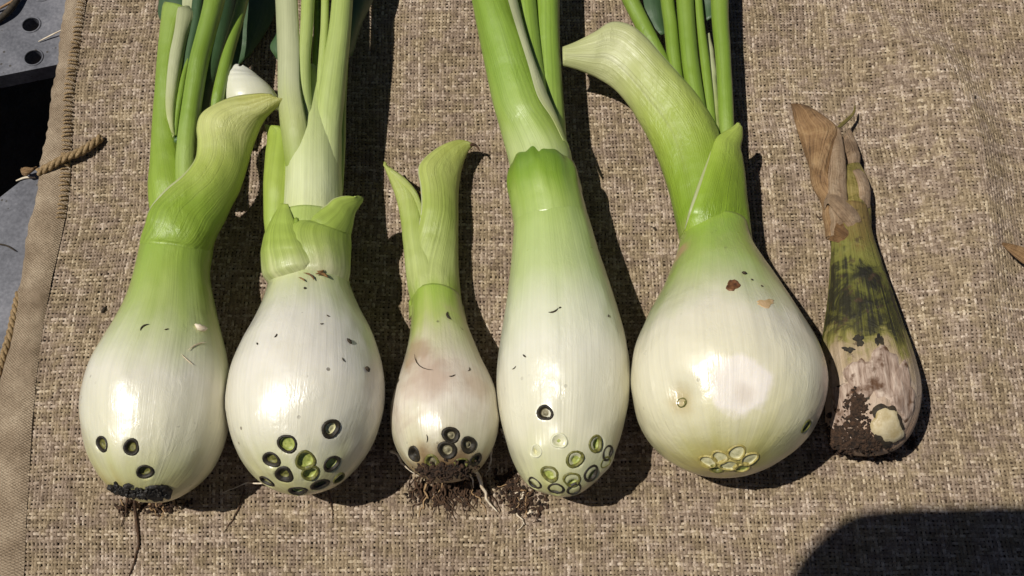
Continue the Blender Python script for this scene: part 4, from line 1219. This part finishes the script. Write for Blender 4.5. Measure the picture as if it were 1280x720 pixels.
# band wound round the neck, and the dark fold beneath it
shell('dry_band', [(1031, 262), (1035, 254), (1042, 262), (1052, 274), (1062, 286), (1072, 297)], [(1033, 236), (1040, 240), (1054, 250), (1070, 264), (1080, 282), (1087, 310)],
      [zt + 0.004, zt + 0.010, zt + 0.012, zt + 0.012, zt + 0.011, zt + 0.009], [zt + 0.002, zt + 0.010, zt + 0.0125, zt + 0.010, zt + 0.006, zt], [0.001, 0.002, 0.0025, 0.0025, 0.002, 0.001], D2, P6, n=40, thick=0.0007, p=0.8, seed=25)
shell('dry_band', [(1036, 300), (1044, 302), (1056, 305), (1068, 308), (1078, 316)], [(1033, 262), (1044, 268), (1056, 282), (1070, 296), (1090, 314)],
      [zt + 0.002, zt + 0.009, zt + 0.0115, zt + 0.0115, zt + 0.008], [zt + 0.002, zt + 0.009, zt + 0.0115, zt + 0.011, zt + 0.003], [0.001, 0.001, 0.001, 0.001], D4, P6, n=40, thick=0.0007, p=0.8, seed=26)
stalk('dry_tendril', [(1046, 162), (1053, 155), (1061, 148), (1067, 141), (1069, 132)], [zt + 0.002, zt + 0.001, zt - 0.002, zt - 0.003], [2.2, 2.6, 2.4, 1.8, 0.8], D3, P6, n=24, m=8)
stalk('dry_tendril', [(1034, 276), (1028, 271), (1024, 272), (1020, 268)], [0.006, 0.004, 0.003], [0.9, 0.8, 0.6], M_root_dark, P6, n=14, m=6)

# ------------------------------------------------------------------ burnt base, roots, soil
def crumbs(name, spots, count, mat, parent=None, smin=0.0005, smax=0.0016, bvh=None, seed=1, zoff=0.0):
    r = random.Random(seed)
    V = []; Fs = []
    ico = bmesh.new(); bmesh.ops.create_icosphere(ico, subdivisions=1, radius=1)
    iv = [v.co.copy() for v in ico.verts]; ico.verts.ensure_lookup_table(); iff = [tuple(v.index for v in f.verts) for f in ico.faces]; ico.free()
    for _ in range(count):
        sx_, sy_, rx, ry = r.choice(spots)
        px = sx_ + r.gauss(0, 0.5) * rx; py = sy_ + r.gauss(0, 0.5) * ry
        s = r.uniform(smin, smax) * (1 if r.random() < 0.85 else 1.5)
        if bvh is not None:
            h = hit(bvh, px, py)
            if h is None: continue
            c = h[0] + h[1] * s * 0.3
        else:
            c = at(px, py, 0.0); c = Vector((c.x, c.y, h1(c) + s * 0.45 + zoff))
        sc = Vector((r.uniform(.6, 1.3), r.uniform(.6, 1.3), r.uniform(.5, 1.0)))
        rot = Matrix.Rotation(r.uniform(0, 6), 3, Vector((r.uniform(-1, 1), r.uniform(-1, 1), r.uniform(-1, 1))).normalized())
        b0 = len(V)
        for q in iv:
            p = Vector((q.x * sc.x, q.y * sc.y, q.z * sc.z)) * (s * r.uniform(0.7, 1.2))
            V.append(c + rot @ p)
        Fs += [tuple(i + b0 for i in f) for f in iff]
    o = mesh_obj(name, V, Fs, mat, parent, smooth=False)
    tag(o, kind='stuff')
    return o


M_char = plain_mat('charred', srgb(12, 11, 9), srgb(36, 30, 22), 500, 0.55, 0.8, 0.001)
for (x, y, rx, ry) in ((148, 612, 17, 10), (172, 618, 18, 9), (198, 614, 16, 9), (138, 606, 9, 7)):
    patch(v1, x, y, rx, ry, M_char, b1, 'charred_patch', rim=0.0012, lift=0.0008, rag=0.22, m=30)
crumbs('charred_crumbs', [(148, 612, 16, 8), (172, 617, 22, 6), (196, 614, 14, 7)], 220, M_char, b1, 0.0005, 0.0015, bvh=v1, seed=4)
crumbs('dirt', [(1070, 535, 26, 26), (1060, 552, 22, 12), (1085, 555, 26, 10), (1070, 505, 12, 18), (1048, 545, 14, 16)], 1150, M_soil, b6, 0.0004, 0.0014, bvh=v6, seed=5)
crumbs('dirt', [(555, 590, 36, 10), (575, 588, 26, 10), (535, 588, 18, 8)], 380, M_soil, b3, 0.0004, 0.0013, bvh=v3, seed=6)

SOILS = [('loose brown soil crumbs spilled between the rooted small bulb and the tapering bulb', [(648, 618, 22, 16), (655, 632, 26, 12), (635, 600, 12, 14)], 420, 7),
         ('loose brown soil crumbs and root bits beneath the smallest white bulb', [(556, 610, 38, 9), (548, 622, 40, 10), (585, 612, 20, 10)], 420, 8),
         ('loose crumbs of soil under the charred black bulb base', [(170, 632, 30, 6), (200, 636, 24, 8), (215, 628, 16, 8)], 160, 9),
         ('dark soil crumbs round the base of the withered bulb', [(1060, 565, 26, 5), (1100, 570, 26, 5), (1136, 552, 10, 10)], 140, 10)]
for lab, sp_, c, s in SOILS:
    tag(crumbs('soil_crumbs', sp_, c, M_soil, None, 0.0004, 0.0014, seed=s), lab, 'soil', kind='stuff')

# roots of plant 1
root([(168, 622, 0.012), (170, 640, 0.002), (172, 660, 0.0012), (173, 680, 0.001), (168, 700, 0.001), (162, 716, 0.0009), (158, 730, 0.0009)], 0.0010, M_root_dark, b1)
root([(160, 622, 0.010), (156, 642, 0.002), (151, 658, 0.001)], 0.0008, M_root_dark, b1)
for k in range(14):
    x = random.uniform(150, 222); y = random.uniform(624, 634); a = random.uniform(-0.9, 0.9)
    l = random.uniform(10, 24)
    root([(x, y, 0.006), (x + 8 * a, y + l * 0.5, 0.003), (x + l * a, y + l * 0.75, 0.001)], random.uniform(0.0004, 0.0008), random.choice([M_root_dark, M_root_dark, M_dry]), b1, wob=0.0012, n=14)
# plant 2
root([(330, 604, 0.012), (312, 604, 0.006), (296, 608, 0.003), (278, 616, 0.0015)], 0.0005, M_root_pale, b2)
root([(306, 612, 0.003), (298, 636, 0.001), (290, 650, 0.001), (279, 666, 0.0008)], 0.0006, M_root_dark, b2)
root([(410, 612, 0.006), (414, 632, 0.001), (416, 652, 0.001)], 0.0005, M_root_dark, b2)
# plant 3: pale and dark roots
root([(586, 584, 0.018), (596, 592, 0.014), (603, 610, 0.008), (612, 628, 0.003), (622, 640, 0.0012)], 0.0013, M_root_pale, b3, n=40)
root([(565, 583, 0.020), (580, 588, 0.018), (590, 598, 0.010), (592, 610, 0.004)], 0.0010, M_root_pale, b3)
root([(614, 560, 0.016), (614, 575, 0.008), (610, 588, 0.003), (605, 596, 0.0012)], 0.0006, M_root_pale, b3)
root([(488, 564, 0.010), (496, 568, 0.012), (506, 582, 0.010), (524, 596, 0.006)], 0.0007, M_root_pale, b3)
root([(505, 542, 0.041), (522, 556, 0.042), (536, 568, 0.040)], 0.0004, M_dry, b3)
root([(626, 536, 0.012), (632, 552, 0.006), (628, 552, 0.003)], 0.0006, M_root_pale, b3)
for k in range(46):
    x = random.uniform(512, 606); y = 604 - ((x - 556) / 60) ** 2 * 12 + random.uniform(-6, 4); a = random.uniform(-0.55, 0.55)
    l = random.uniform(18, 48)
    root([(x, y, 0.007), (x + 10 * a, y + l * 0.4, 0.0025), (x + l * a * .8, y + l * 0.7, 0.001), (x + l * a + random.uniform(-6, 6), y + l, 0.0008)], random.uniform(0.0003, 0.0008), random.choice([M_root_dark] * 9 + [M_dry]), b3, wob=0.0016, n=18)
for k in range(34):
    x = random.gauss(652, 18); y = random.gauss(622, 12); a = random.uniform(0, 6.28); l = random.uniform(8, 24)
    root([(x, y, 0.0012), (x + l * .5 * math.cos(a), y + l * .5 * math.sin(a), 0.002), (x + l * math.cos(a + .6), y + l * math.sin(a + .6), 0.0009)], random.uniform(0.0003, 0.0007), random.choice([M_root_dark] * 4 + [M_root_pale, M_dry]), b3, wob=0.0012, n=12)
for k in range(16):
    x = random.uniform(1036, 1110); y = random.uniform(556, 566); a = random.uniform(-0.9, 0.9); l = random.uniform(6, 14)
    root([(x, y, 0.006), (x + l * a * .5, y + l * .5, 0.003), (x + l * a, y + l, 0.0008)], random.uniform(0.0003, 0.0006), M_root_dark, b6, wob=0.0008, n=10)

# flecks stuck on the skins
for bv, par, items in ((v1, b1, [(180, 409, 12, 2.2, 0.8), (208, 412, 5, 1.6, 1.2)]), (v2, b2, [(345, 420, 5, 2, .4), (381, 361, 3, 3, 0), (436, 427, 8, 4, .5), (458, 462, 7, 5, .9), (322, 430, 4, 2, 1), (429, 450, 6, 1.4, .3), (402, 405, 4, 1.5, 1), (410, 395, 4, 1.5, .4)]),
                       (v3, b3, [(560, 395, 13, 3, -0.7), (527, 455, 40, 1.1, 1.5), (565, 470, 8, 1.5, .8), (534, 548, 9, 1.2, -0.9), (586, 462, 7, 1.3, -1)]), (v4, b4, [(692, 389, 12, 2, -0.3), (656, 445, 6, 2, .8), (643, 460, 7, 1.2, -1.3), (760, 395, 4, 1.5, -.6), (700, 385, 3, 2, 0)]),
                       (v5, b5, [(930, 342, 6, 4, 0.2), (940, 350, 3, 2, 0), (952, 358, 3, 2, 0)])):
    for (x, y, l, wd, a) in items:
        bit(bv, x, y, l, wd, a, M_dark_bit, par)
bit(v1, 250, 410, 16, 8, 1.2, M_root_pale, b1, 'skin_shred'); bit(v1, 246, 432, 30, 1.6, 1.9, M_root_pale, b1, 'skin_shred'); bit(v1, 234, 450, 18, 1.3, 0.6, M_root_pale, b1, 'skin_shred')

# ------------------------------------------------------------------ small loose things
def leaf_sliver():
    q = at(1258, 310, 0)
    z = h1(q) + 0.004
    o = shell('dry_leaf_sliver', [(1252, 305), (1262, 315), (1276, 327), (1300, 342)], [(1253, 303), (1268, 306), (1284, 312), (1302, 330)], [z, z, z], [z + 0.001, z + 0.003, z + 0.002], [0.0002, 0.0016, 0.001], D1, None, n=24, thick=0.0006, p=1)
    tag(o, 'tan dry leaf sliver lying alone on bare burlap', 'dry leaf')


leaf_sliver()
loose = [(1210, 133, 5), (1131, 310, 6), (1163, 180, 4), (130, 388, 9), (30, 383, 4), (970, 216, 3), (818, 287, 6), (1005, 48, 3), (205, 70, 4), (1172, 208, 3), (556, 60, 3), (975, 315, 3), (1235, 470, 3)]
proto = None
for i, (x, y, s) in enumerate(loose):
    v, f = tube_mesh([(-0.5, 0, 0), (-0.2, 0.05, 0.1), (0.2, 0.02, 0.12), (0.5, -0.05, 0)], [0.1, 0.28, 0.24, 0.08], 6)
    c = at(x, y, 0)
    if proto is None:
        proto = mesh_obj('dirt_speck', v, f, M_dark_bit); o = proto
        tag(o, 'tiny dark dirt speck lying on the bare burlap', 'dirt speck', 'dirt specks on the burlap')
    else:
        o = proto.copy(); scene.collection.objects.link(o)
    o.scale = (s * 0.00044, s * 0.00044, s * 0.00044)
    o.rotation_euler = (0, 0, random.uniform(0, 6))
    o.location = (c.x, c.y, h1(c) + 0.0008)

# debris on the bench panels
def straw(pts, r0, mat, label, name='straw'):
    D = resample([tuple(at(x, y, PZ + h)) for x, y, h in pts], 30)
    v, f = tube_mesh(D, r0 * (1 - 0.5 * np.linspace(-1, 1, 30) ** 2), 7)
    tag(mesh_obj(name, v, f, mat), label, 'straw')


straw([(48, 52, 0.001), (60, 46, 0.002), (70, 41, 0.003), (80, 36, 0.003)], 0.0005, M_root_pale, 'pale thin straw on the grey panel near the punched holes')
straw([(-12, 34, 0.001), (2, 22, 0.003), (14, 10, 0.004), (30, -12, 0.003)], 0.0022, M_dark_bit, 'thick black dead stalk lying across the grey panel')
straw([(-10, 16, 0.001), (4, 8, 0.003), (16, 1, 0.004), (30, -10, 0.003)], 0.0009, D1, 'thin brown dead stalk lying across the grey panel')
straw([(-8, 304, 0.001), (8, 307, 0.001), (20, 314, 0.001)], 0.0005, M_dark_bit, 'thin dark twig on the plain grey panel')
straw([(20, 226, 0.0012), (32, 222, 0.001), (44, 222, 0.001)], 0.0007, M_root_pale, 'short pale straw at the hem under the knotted cord')
o = shell('dry_leaf_scrap', [(26, 212), (28, 218), (33, 220), (40, 214)], [(27, 210), (33, 209), (40, 210), (46, 208)], [0.001] * 2, [0.003] * 2, [0.0005, 0.0015, 0.0005], D1, None, n=14, m=10, thick=0.0005, p=1)
tag(o, 'pinkish brown dry leaf scrap at the hem beside the knotted cord', 'dry leaf')

# ------------------------------------------------------------------ unseen round cornered board on legs, added only to cast the corner shadow
def shade():
    H = 0.80
    sh = H / math.tan(SUN_EL)
    off = Vector((math.sin(SUN_AZ) * sh, math.cos(SUN_AZ) * sh, H))
    out = [(1008, 730), (1018, 706), (1034, 684), (1056, 662), (1080, 644), (1110, 635), (1180, 633), (1260, 631), (1400, 632)]
    D = catmull(out, 8)
    W = unproj(D, 0.0)
    top = [(p[0] + off.x, p[1] + off.y) for p in W]
    xr = top[-1][0]
    xl = top[0][0]
    poly = top + [(xr, top[0][1] - 0.35), (xl - 0.03, top[0][1] - 0.35), (xl - 0.02, top[0][1] - 0.1)]
    n = len(poly)
    V = [(x, y, H) for x, y in poly] + [(x, y, H - 0.02) for x, y in poly]
    Fs = [tuple(range(n)), tuple(range(2 * n - 1, n - 1, -1))] + [(i, i + n, (i + 1) % n + n, (i + 1) % n) for i in range(n)]
    e = link(bpy.data.objects.new('shade_caster', None))
    tag(e, 'added unseen round cornered board on legs that casts the corner shadow', 'shadow caster')
    mw = plain_mat('caster_wood', srgb(120, 90, 62), srgb(160, 126, 92), 30, 0.6)
    mesh_obj('caster_top', V, Fs, mw, e, smooth=False)
    cx = (xl + xr) / 2
    for dx in (-0.08, 0.08):
        for dy in (-0.16, -0.32):
            v, f = tube_mesh([(cx + dx, top[0][1] + dy, -0.47), (cx + dx, top[0][1] + dy, H - 0.02)], 0.015, 10)
            mesh_obj('leg', v, f, mw, e)


shade()
